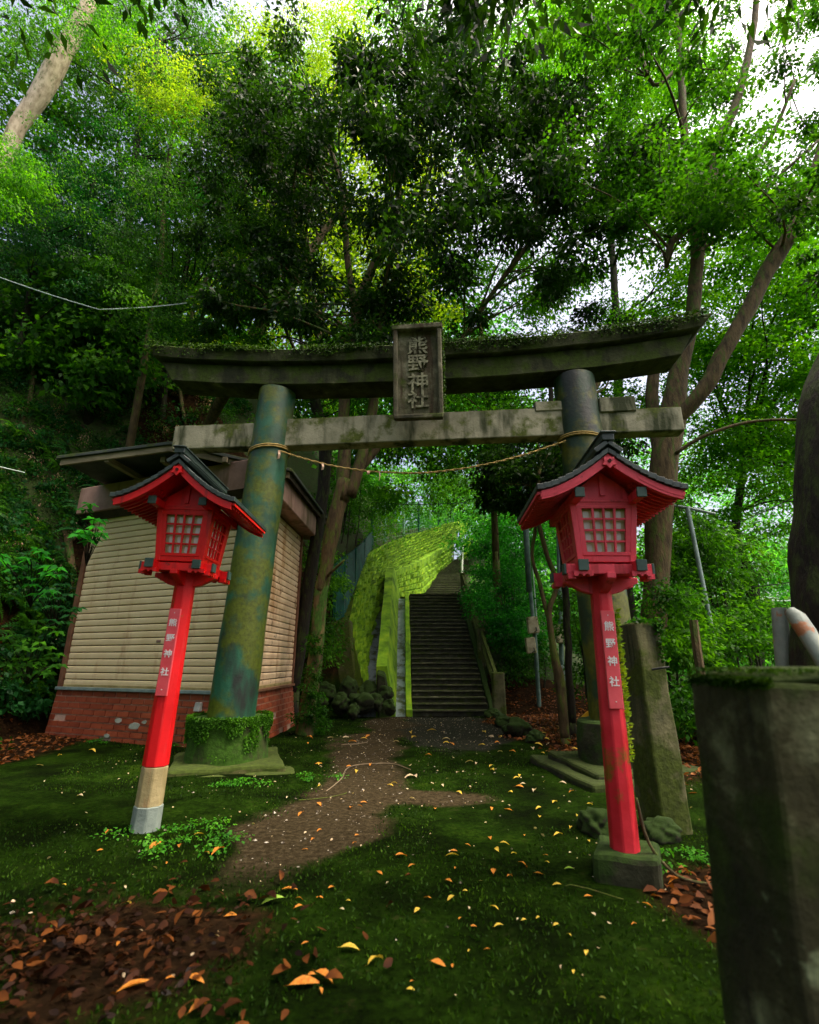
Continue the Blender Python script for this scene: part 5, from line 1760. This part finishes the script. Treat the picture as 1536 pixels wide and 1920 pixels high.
# bushes right of the steps
def surf(xa, xb, ya, yb, n, up=.0, jit=.25):
    x = RNG.uniform(xa, xb, n)
    y = RNG.uniform(ya, yb, n)
    return np.stack([x, y, H(x, y) + up + RNG.random(n) * jit], 1)
def shrub(name, label, cat, C, leaf, L, W, n, spread, group=None, drop=.3, upn=.6, flat=.6, bias=(0, 0, 0), part='foliage', stems_=True):
    c = C.mean(0)
    base = (c[0], c[1], Hf(c[0], c[1]))
    root = thing(name, label, cat, base, group=group)
    link(part, quads_mesh(part, clump(C, spread, n, L, W, drop, upn, flat, bias, base), leaf), root)
    if stems_:
        mb = MB(base)
        dd = np.hypot(C[:, 0] - c[0], C[:, 1] - c[1])
        for t in C[np.argsort(dd)[:12]]:
            b = Vector((t[0] * .9 + c[0] * .1, t[1] * .9 + c[1] * .1, 0))
            b.z = max(Hf(b.x, b.y) - .05, t[2] - 1.2)
            tt = Vector(tuple(t))
            mb.tube(path([b, b.lerp(tt, .5) + Vector((.05, .03, .08)), tt], 3, .03), list(np.linspace(.02, .006, 7)), 5)
        mb.build('stem', BARK_DARK, root)['kind'] = 'stuff'
    return root
shrub('leafy_bush', 'bright emerald bush crowding the right side of the upper steps', 'bush', np.concatenate([zone(985, 985, 75, 70, 14, 22, 60), zone(935, 1040, 50, 60, 15, 20, 40)]), L_EMERALD, .11, .055, 170, (.65, .65, .5))
shrub('leafy_bush', 'mid green bush beside the middle of the lower steps', 'bush', np.concatenate([zone(940, 1120, 62, 60, 12.5, 16, 60), zone(975, 1190, 45, 50, 12, 14, 36)]), L_EMERALD, .075, .042, 170, (.45, .45, .35))
shrub('leafy_bush', 'dark bush with few leaves by the foot of the steps behind the meter boxes', 'bush', np.concatenate([zone(985, 1240, 50, 40, 11.6, 13, 22)]), L_FERN, .07, .035, 130, (.4, .4, .3))
shrub('leafy_bush', 'glossy bush hanging beneath the slanting pipe pole', 'bush', np.concatenate([zone(1270, 1000, 70, 70, 7.4, 9, 34), zone(1340, 1060, 90, 70, 7.5, 9.5, 34)]), L_MID, .085, .036, 150, (.4, .4, .3), drop=.5, upn=.4)
shrub('leafy_bush', 'light green bush low behind the foreground stone post', 'bush', np.concatenate([zone(1380, 1180, 120, 60, 6.5, 9, 55), zone(1290, 1230, 40, 60, 6, 7, 14)]), L_MID, .075, .036, 150, (.4, .4, .3))
shrub('leafy_bush', 'bush filling the gap between the right lantern post and the stone gatepost', 'bush', np.concatenate([zone(1260, 1150, 30, 90, 6.2, 8, 24), zone(1085, 1180, 40, 120, 8.6, 10, 26)]), L_MID, .07, .034, 140, (.35, .35, .3))
shrub('leafy_bush', 'leafy growth on top of the dark pier beside the forked tree', 'bush', np.concatenate([zone(600, 1120, 46, 120, 10, 11.5, 34), zone(665, 930, 80, 70, 12, 15, 40)]), L_MID, .08, .036, 140, (.4, .4, .32), drop=.5)
shrub('leafy_bush', 'low leafy growth on the earth behind the stone gatepost', 'bush', np.concatenate([zone(1310, 1325, 50, 40, 5.5, 8.0, 26), zone(1400, 1300, 100, 60, 6, 9, 26)]), L_FERN, .07, .034, 130, (.35, .35, .3))
shrub('leafy_bush', 'pale green bush behind the green sheet fence', 'bush', zone(650, 960, 90, 110, 15.5, 19, 70), L_BRIGHT, .09, .045, 150, (.6, .6, .5))
shrub('leafy_bush', 'small weeds sprouting at the foot of the forked tree', 'weeds', np.concatenate([surf(-1.75, -1.25, 8.0, 8.6, 10, .05, .35), zone(588, 1280, 14, 90, 8.05, 8.15, 20)]), L_FERN, .06, .022, 60, (.12, .12, .12), stems_=False)
shrub('leafy_bush', 'dark leaves over the wall top behind the steps', 'bush', np.concatenate([zone(770, 905, 150, 50, 20, 30, 50), zone(900, 900, 100, 50, 26, 36, 40)]), L_MID, .13, .06, 170, (.9, .9, .7))

# far wood
far = []
for (cx_, cy_, rx, ry, a, b, n_) in ((760, 880, 420, 150, 30, 46, 220), (500, 700, 460, 230, 16, 30, 200), (1350, 1130, 260, 130, 24, 50, 200), (1250, 950, 330, 140, 26, 48, 130), (1050, 1050, 120, 160, 22, 36, 110), (860, 970, 60, 60, 46, 55, 60)):
    far.append(zone(cx_, cy_, rx, ry, a, b, n_))
far = np.concatenate(far)
link_far = link('distant_woodland', quads_mesh('distant_woodland', clump(far, (1.7, 1.7, 1.3), 190, .26, .14, .3, .6, .6), L_FAR))
tag(link_far, 'pale green woodland far behind the steps and over the right hillside', 'woodland', kind='stuff')

slw = np.concatenate([zone(250, 260, 360, 300, 12, 16, 260), zone(120, 620, 200, 120, 10.2, 11.8, 60), zone(880, 300, 430, 300, 13, 19, 170)])
tag(link('high_woodland', quads_mesh('high_woodland', clump(slw, (1.1, 1.1, .8), 220, .18, .10, .4, .6, .5, (.5, 0, -.3)), L_MID)), 'dense green woodland high behind the nearer trees', 'woodland', kind='stuff')

# left bank: ivy and undergrowth, hanging ferns, roots
def bank_pts(n, x0, x1, y0, y1):
    x = RNG.uniform(x0, x1, n)
    y = RNG.uniform(y0, y1, n)
    return np.stack([x, y, H(x, y)], 1)
C = bank_pts(4200, -13, -5.2, 3.5, 14)
C = C[(vn(C[:, 1], C[:, 2], 1.1, 41) > -.35)]
und = thing('bank_undergrowth', 'tangled dark green undergrowth covering the steep left bank', 'undergrowth')
tag(und, kind='stuff')
V = clump(C[::2] + np.array((.1, 0, .05)), (.28, .28, .25), 110, .06, .028, .5, .3, .8, (.5, -.2, -.2))
link('leaves', quads_mesh('leaves', V, L_FERN), und)
V = clump(C[1::4] + np.array((.12, 0, .05)), (.25, .25, .2), 70, .09, .055, .5, .4, .8, (.5, -.2, -.2))
link('broad_leaves', quads_mesh('broad_leaves', V, L_BLUE), und)
V = clump(C[3::7] + np.array((.06, 0, .02)), (.16, .16, .2), 60, .06, .022, .8, .3, 1.2, (.3, -.2, -.8))
link('dead_leaves', quads_mesh('dead_leaves', V, L_DEADPALE), und)

def frond(Lf, arch, nl, w):
    """one fern frond along +X, tip sagging"""
    vs = []
    out = []
    for k in range(nl):
        t = (k + .6) / nl
        p = np.array((Lf * t * (1 - .15 * t), 0, arch * Lf * (t - 1.35 * t * t)))
        for s in (-1, 1):
            ll = w * math.sin(math.pi * min(1, .12 + .88 * t) ** .8) * (1 - .1 * random.random()) + .012
            out.append((p, (.45, s, -.18), ll))
    P = np.array([o[0] for o in out])
    D = np.array([o[1] for o in out], float)
    return leaf_verts(P, D, np.tile((0., 0., 1.), (len(P), 1)), np.array([o[2] for o in out]), np.array([max(.012, Lf / nl * .95)] * len(P)))
def fern_mesh(seed, m, nf=8, Lf=.55):
    random.seed(seed)
    vs = []
    for k in range(nf):
        a = 2 * math.pi * k / nf + random.uniform(-.3, .3)
        V = frond(Lf * random.uniform(.7, 1.1), random.uniform(.5, 1.0), 17, .085)
        c, s = math.cos(a), math.sin(a)
        vs.append(np.stack([V[:, 0] * c - V[:, 1] * s, V[:, 0] * s + V[:, 1] * c, V[:, 2]], 1))
    return quads_mesh('fern', np.concatenate(vs), m)
FM = [fern_mesh(s, m) for s, m in ((1, L_FERN), (2, L_MID), (3, L_BLUE), (4, L_FERN))]
random.seed(5)
cnt = 0
for k in range(700):
    y = random.uniform(4.6, 10.5)
    x = random.uniform(-9.5, -5.4)
    z = Hf(x, y)
    if z < .5 or z > 7: continue
    o = link('fern', FM[k % 4])
    o.location = (x + .12, y, z + .03)
    o.rotation_euler = (R(random.uniform(-10, 10)), R(random.uniform(35, 60)), random.uniform(-.6, .6))
    s = random.uniform(.7, 1.35)
    o.scale = (s, s, s)
    tag(o, ('large ' if s > 1.15 else 'small ' if s < .85 else 'mid sized ') + ('dark green', 'light green', 'blue green', 'deep green')[k % 4] + ' fern ' + ('low on the left bank' if z < 1.6 else 'at mid height of the left bank' if z < 3.4 else 'high on the left bank' if z < 5 else 'topmost on the left bank') + (' near the picture edge' if y < 6.5 else ' beside the building' if y < 8.5 else ' behind the building'), 'fern', 'ferns hanging on the left bank')
    cnt += 1
    if cnt >= 170: break
rt = thing('tree_roots', 'bare brown roots trailing down the dark left bank', 'roots', (-6, 7, 1))
for k, pts in enumerate((((60, 560), (110, 620), (150, 690), (130, 720)), ((20, 600), (60, 700), (40, 800)), ((230, 590), (240, 680), (200, 740)), ((300, 640), (330, 720), (345, 800)), ((120, 980), (135, 1090), (128, 1200)))):
    mb = MB(rt.location)
    P = []
    for x, y in pts:
        for Y in np.linspace(5.0, 14, 60):
            p = at(x, y, Y)
            if p.z < Hf(p.x, p.y) + .12: break
        P.append(p + Vector((.06, -.05, 0)))
    mb.tube(path(P, 4, .04, k), list(np.linspace(.09, .03, (len(P) - 1) * 4 + 1)), 7, jag=.3)
    mb.build('root', BARK_TAN if k % 2 else BARK_MOSSY, rt, smooth=True)
# broad leaved plants low at the left
def star_leaves(label, cx_, cy_, rx, ry, Y, n, L, m, cat='plant'):
    C = zone(cx_, cy_, rx, ry, Y - .25, Y + .25, n)
    base = Vector(tuple(C.mean(0)))
    root = thing('broad_leaf_plant', label, cat, base)
    P, D, Nn = [], [], []
    for c in C:
        a0 = RNG.random() * 6
        nl = 5
        for k in range(nl):
            a = a0 + k * 2 * math.pi / nl
            P.append(c)
            D.append((math.cos(a), math.sin(a) * .8, -.25 + RNG.normal() * .12))
            Nn.append((.25 + RNG.normal() * .2, -.5, 1))
    V = leaf_verts(np.array(P), np.array(D), np.array(Nn), L * (.8 + .5 * RNG.random(len(P))), L * .55, base)
    link('leaves', quads_mesh('leaves', V, m), root)
    mb = MB(base)
    g = base + Vector((-.3, .5, -.4))
    for c in C[:20]:
        c = Vector(tuple(c))
        mb.tube(path([g, g.lerp(c, .6) + Vector((0, 0, .05)), c], 3, .02), .006, 4)
    mb.build('stem', BARK_DARK, root)
star_leaves('large star leaved plant glowing at the left edge below the ferns', 50, 1070, 60, 50, 5.6, 20, .11, L_EMERALD)
star_leaves('broad leaved shoot beside the left corner of the building', 168, 975, 30, 40, 6.0, 13, .13, L_EMERALD)
star_leaves('low dark leafy plant at the left edge near the ground', 55, 1220, 70, 60, 5.8, 40, .10, L_FERN)
star_leaves('drooping leafy plant on the bank left of the shutter frame', 110, 1130, 40, 40, 6.2, 22, .10, L_BLUE)

# ------------------------------------------------------------------ ground cover
def ground_pts(n, x0, x1, y0, y1, pw=1.5):
    x = RNG.uniform(x0, x1, n)
    y = y0 + (y1 - y0) * RNG.random(n) ** pw
    return x, y
x, y = ground_pts(90000, -5.6, 3.2, 1.6, 11)
k = (soil_mask(x, y) < .75 * RNG.random(len(x))) & (gravel_mask(x, y) < .4) & (litter_mask(x, y) < .5) & (vn(x, y, 1.6, 51) > -.35) & (np.hypot(x + 1.93, y - 6.05) > .7)
x, y = x[k], y[k]
P = np.stack([x, y, H(x, y) - .002], 1)
D = RNG.normal(size=P.shape) * .5 + np.array((0, 0, .8))
s = .012 + .016 * RNG.random(len(P))
g = link('moss_tufts', quads_mesh('moss_tufts', leaf_verts(P, D, RNG.normal(size=P.shape), s, s * .4), L_MOSS))
tag(g, 'short dark green moss and grass tufts over the ground', 'moss', kind='stuff')
# clover and weeds
spots = [gr(x, y) for x, y in ((400, 1565), (330, 1570), (440, 1590), (280, 1590), (600, 1460), (420, 1475), (470, 1470), (180, 1400), (330, 1405), (260, 1395), (640, 1290), (1260, 1600), (1230, 1610))]
C = np.array([tuple(p) for p in spots])
C = np.repeat(C, 3, 0) + RNG.normal(size=(len(C) * 3, 3)) * np.array((.16, .10, 0))
C[:, 2] = H(C[:, 0], C[:, 1]) + .03
g = link('clover', quads_mesh('clover', clump(C, (.10, .10, .03), 46, .022, .018, .1, .9, .4), leaf_mat('leaf_clover', (.02, .10, .01), (.05, .22, .015), (.12, .36, .03), .35, .5, 4)))
tag(g, 'bright clover and little weeds in patches on the moss', 'weeds', kind='stuff')

# leaf litter
def fallen(n, fn, sz, m, name, label, lift=.006):
    x, y = fn(n)
    P = np.stack([x, y, H(x, y) + lift + RNG.random(len(x)) * .012], 1)
    a = RNG.random(len(x)) * 6.28
    D = np.stack([np.cos(a), np.sin(a), RNG.normal(size=len(x)) * .25], 1)
    Nn = RNG.normal(size=P.shape) * .45 + np.array((0, 0, 1))
    s = sz * (.6 + .8 * RNG.random(len(x)))
    g = link(name, quads_mesh(name, leaf6(P, D, Nn, s, s * .5), m, 8))
    tag(g, label, 'leaf litter', kind='stuff')
def right_bank(n):
    x = RNG.uniform(1.2, 5, n * 3)
    y = RNG.uniform(2.2, 12, n * 3)
    k = RNG.random(n * 3) < litter_mask(x, y)
    return x[k], y[k]
def pile(n):
    return RNG.normal(-1.32, .34, n), RNG.normal(2.36, .24, n)
def pile2(n):
    return RNG.normal(-1.12, .50, n), RNG.normal(2.32, .34, n)
def everywhere(n):
    return RNG.uniform(-3.5, 3, n), 1.6 + 9.4 * RNG.random(n)
def bankfoot(n):
    return RNG.uniform(-6.5, -4.4, n), RNG.uniform(4, 8, n)
fallen(3500, right_bank, .06, L_DEAD, 'leaf_litter', 'brown leaf litter on the dark earth right of the path')
PILEM = leaf_mat('pile_leaf', (.005, .002, .001), (.018, .007, .003), (.075, .025, .007), .15, .45, 6)
fallen(190, pile2, .055, F_ORANGE if False else leaf_mat('pile_leaf_orange', (.016, .005, .002), (.050, .015, .004), (.19, .062, .012), .12, .6, 9), 'leaf_scatter', 'bigger curled orange brown leaves on and around the heap', .022)
fallen(800, pile, .034, leaf_mat('pile_leaf_dark', (.005, .002, .001), (.018, .007, .003), (.075, .025, .007), .15, .45, 6), 'leaf_heap', 'heap of brown dead leaves at the lower left corner', .012)
fallen(650, everywhere, .020, F_PALE, 'leaf_crumbs', 'tiny pale leaf fragments scattered over the ground')
fallen(1600, bankfoot, .06, L_DEAD, 'bank_leaf_litter', 'dark dead leaves along the foot of the left bank')

# pebbles and crumbs of earth on the path
n_ = 5200
x = RNG.uniform(-2.4, 3.2, n_)
y = RNG.uniform(2.4, 11, n_)
k_ = (np.maximum(soil_mask(x, y), gravel_mask(x, y)) * .9 + .06) > RNG.random(n_)
x, y = x[k_], y[k_]
oct_v = np.array([(1, 0, 0), (0, 1, 0), (-1, 0, 0), (0, -1, 0), (0, 0, 1), (0, 0, -1)], float)
tri = np.array([(0, 1, 4), (1, 2, 4), (2, 3, 4), (3, 0, 4), (1, 0, 5), (2, 1, 5), (3, 2, 5), (0, 3, 5)])
s_ = .004 + .010 * RNG.random(len(x)) ** 3
vv = oct_v[None] * s_[:, None, None] * (1 + .5 * RNG.normal(size=(len(x), 6, 1)) * .5) * np.array((1, 1, .6))
vv = vv + np.stack([x, y, H(x, y) + .002], 1)[:, None, :]
peb = quads_mesh('pebbles', vv[:, tri].reshape(-1, 3), mat('pebble', [(.3, (.05, .04, .028)), (.6, (.20, .17, .12)), (.8, (.42, .38, .30))], 9, 3, .9, 0, island=.9), 3)
tag(link('pebbles', peb), 'tiny stones and earth crumbs strewn along the path', 'gravel', kind='stuff')

# single fallen leaves
def leaf_piece(seed, m):
    random.seed(seed)
    L, W, c, tw_ = 1.0, random.uniform(.34, .46), random.uniform(.02, .13), random.uniform(-.25, .25)
    vs, fs = [], []
    ks = [(0, .02), (.18, .6), (.42, 1.0), (.68, .78), (.88, .35), (1.0, .02)]
    for t, w in ks:
        z = c * math.sin(math.pi * t) * 1.2 + .04
        for s in (-1, 0, 1):
            vs.append((t * L - .5, s * w * W / 2, z + abs(s) * w * .09 + s * tw_ * t * .3))
    for i in range(len(ks) - 1):
        for j in (0, 1): fs.append((i * 3 + j, i * 3 + 3 + j, i * 3 + 4 + j, i * 3 + 1 + j))
    vs += [(-.5, .006, .04), (-.72, .0, .02), (-.5, -.006, .04)]
    n = len(vs)
    fs.append((n - 3, n - 2, n - 1))
    me = bpy.data.meshes.new('fallen_leaf')
    me.from_pydata(vs, [], fs)
    me.materials.append(m)
    me.polygons.foreach_set('use_smooth', [True] * len(me.polygons))
    return me
LM = {c: [leaf_piece(k * 7 + j, m) for j in range(4)] for k, (c, m) in enumerate((('yellow', F_YELLOW), ('orange', F_ORANGE), ('green', F_GREEN), ('pale', F_PALE)))}
def put_leaf(c, px_, py_, Lpx, ang, label, group, k=0):
    p = gr(px_, py_)
    p.z = Hf(p.x, p.y) + .006
    o = link('fallen_leaf', LM[c][k % 4])
    s = Lpx * depth(p) / F_PX
    o.location = p
    o.scale = (s, s, s)
    o.rotation_euler = (R(random.uniform(-16, 16)), R(random.uniform(-12, 12)), R(ang))
    tag(o, label, 'leaf', group)
NAMED = [
    ('orange', 290, 1588, 30, 70, 'upright orange leaf standing in the clover by the left lantern foot'),
    ('orange', 408, 1602, 30, 60, 'small orange leaf pair on the soil edge right of the left lantern'),
    ('green', 512, 1700, 44, 15, 'fresh green leaf lying left of centre near the dark soil'),
    ('yellow', 656, 1790, 38, -5, 'large yellow leaf lying alone low in the middle foreground'),
    ('orange', 570, 1850, 56, 5, 'biggest curled orange leaf at the bottom left of centre'),
    ('orange', 608, 1840, 44, -30, 'orange leaf overlapping the biggest curled one near the bottom'),
    ('yellow', 704, 1812, 36, 40, 'narrow yellow leaf tilted right of the large yellow one'),
    ('orange', 822, 1815, 30, -25, 'curled orange leaf low in the middle of the moss'),
    ('yellow', 936, 1748, 20, 10, 'round yellow leaf alone on the dark moss right of centre'),
    ('yellow', 1043, 1746, 14, 20, 'small pale yellow leaf farthest right on the foreground moss'),
    ('orange', 752, 1611, 24, 20, 'bright orange curled leaf in the middle of the path'),
    ('yellow', 848, 1608, 26, -5, 'thin yellow leaf right of the bright orange curled one'),
    ('orange', 926, 1636, 26, 80, 'orange leaf standing on its edge right of the path centre'),
    ('orange', 956, 1645, 16, 40, 'little orange leaf beside the leaf standing on its edge'),
    ('orange', 842, 1656, 20, -50, 'orange leaf lying above a yellow triangular one'),
    ('yellow', 846, 1688, 20, 40, 'yellow triangular leaf in the centre of the moss'),
    ('orange', 542, 1680, 30, 10, 'orange leaf just above the fresh green leaf'),
    ('orange', 561, 1711, 24, 35, 'orange leaf just right of the fresh green leaf'),
    ('orange', 621, 1672, 16, 50, 'small orange leaf on the path above the middle'),
    ('yellow', 372, 1570, 18, 35, 'thin pale leaf between the lantern foot and the soil path'),
    ('orange', 432, 1724, 26, -10, 'orange leaf at the right rim of the brown heap'),
    ('orange', 1268, 1655, 30, 10, 'orange leaf on the earth right of the right lantern block'),
    ('orange', 1214, 1700, 22, -60, 'orange leaf below the right lantern block'),
    ('orange', 365, 1842, 38, -5, 'blurred orange leaf near the bottom left corner'),
    ('orange', 250, 1862, 60, 35, 'long blurred orange leaf at the bottom left'),
    ('orange', 370, 1892, 40, 60, 'lowest orange leaf near the bottom edge'),
    ('green', 1068, 1632, 20, -20, 'pale green leaf left of the right lantern block'),
    ('yellow', 1250, 1560, 18, 12, 'small yellow leaf by the foot of the stone gatepost')]
for k, (c, a, b, l, an, lab) in enumerate(NAMED): put_leaf(c, a, b, l, an, lab, None, k)
random.seed(21)
for k in range(190):
    u = random.random()
    px_ = random.uniform(560, 1120) if u < .75 else random.uniform(60, 1300)
    py_ = 1370 + 500 * random.random() ** 1.9
    c = random.choice(('yellow', 'yellow', 'orange', 'pale', 'pale') if py_ < 1500 else ('orange', 'yellow', 'orange'))
    if py_ > 1640 and random.random() < .5: continue
    put_leaf(c, px_, py_, random.uniform(9, 19), random.uniform(0, 360), 'small ' + c + ' fallen leaf ' + ('on the gravel near the steps' if py_ < 1410 else 'between the two gate pillars' if py_ < 1470 else 'just in front of the gate' if py_ < 1560 else 'level with the lantern feet' if py_ < 1650 else 'in the dark foreground') + (', left side' if px_ < 640 else ', left of centre' if px_ < 780 else ', centre' if px_ < 900 else ', right of centre' if px_ < 1040 else ', right side'), c + ' leaves scattered over the path', k)
# twigs on the path
TWIGM = mat('dry_twig', [(.3, (.12, .09, .05)), (.7, (.30, .23, .14))], 6, 5, .9, .3)
for lab, pts in (('long pale curved twig lying across the soil of the path', ((612, 1484), (640, 1462), (655, 1440), (700, 1434), (740, 1432), (770, 1444))),
                 ('short pale twig beside the gravel', ((640, 1400), (672, 1396), (690, 1390))),
                 ('dark thin twig lying in front of the right lantern', ((1060, 1664), (1110, 1672), (1170, 1690))),
                 ('brown root runner at the foot of the left plinth', ((560, 1500), (610, 1496), (650, 1488)))):
    P = []
    for x, y in pts:
        p = gr(x, y)
        p.z = Hf(p.x, p.y) + .010
        P.append(p)
    t = thing('fallen_twig', lab, 'twig', P[0])
    mb = MB(P[0])
    mb.tube(path(P, 4, .018), .0045 if 'dark' not in lab else .003, 5)
    mb.build('twig', TWIGM if 'pale' in lab else BARK, t)
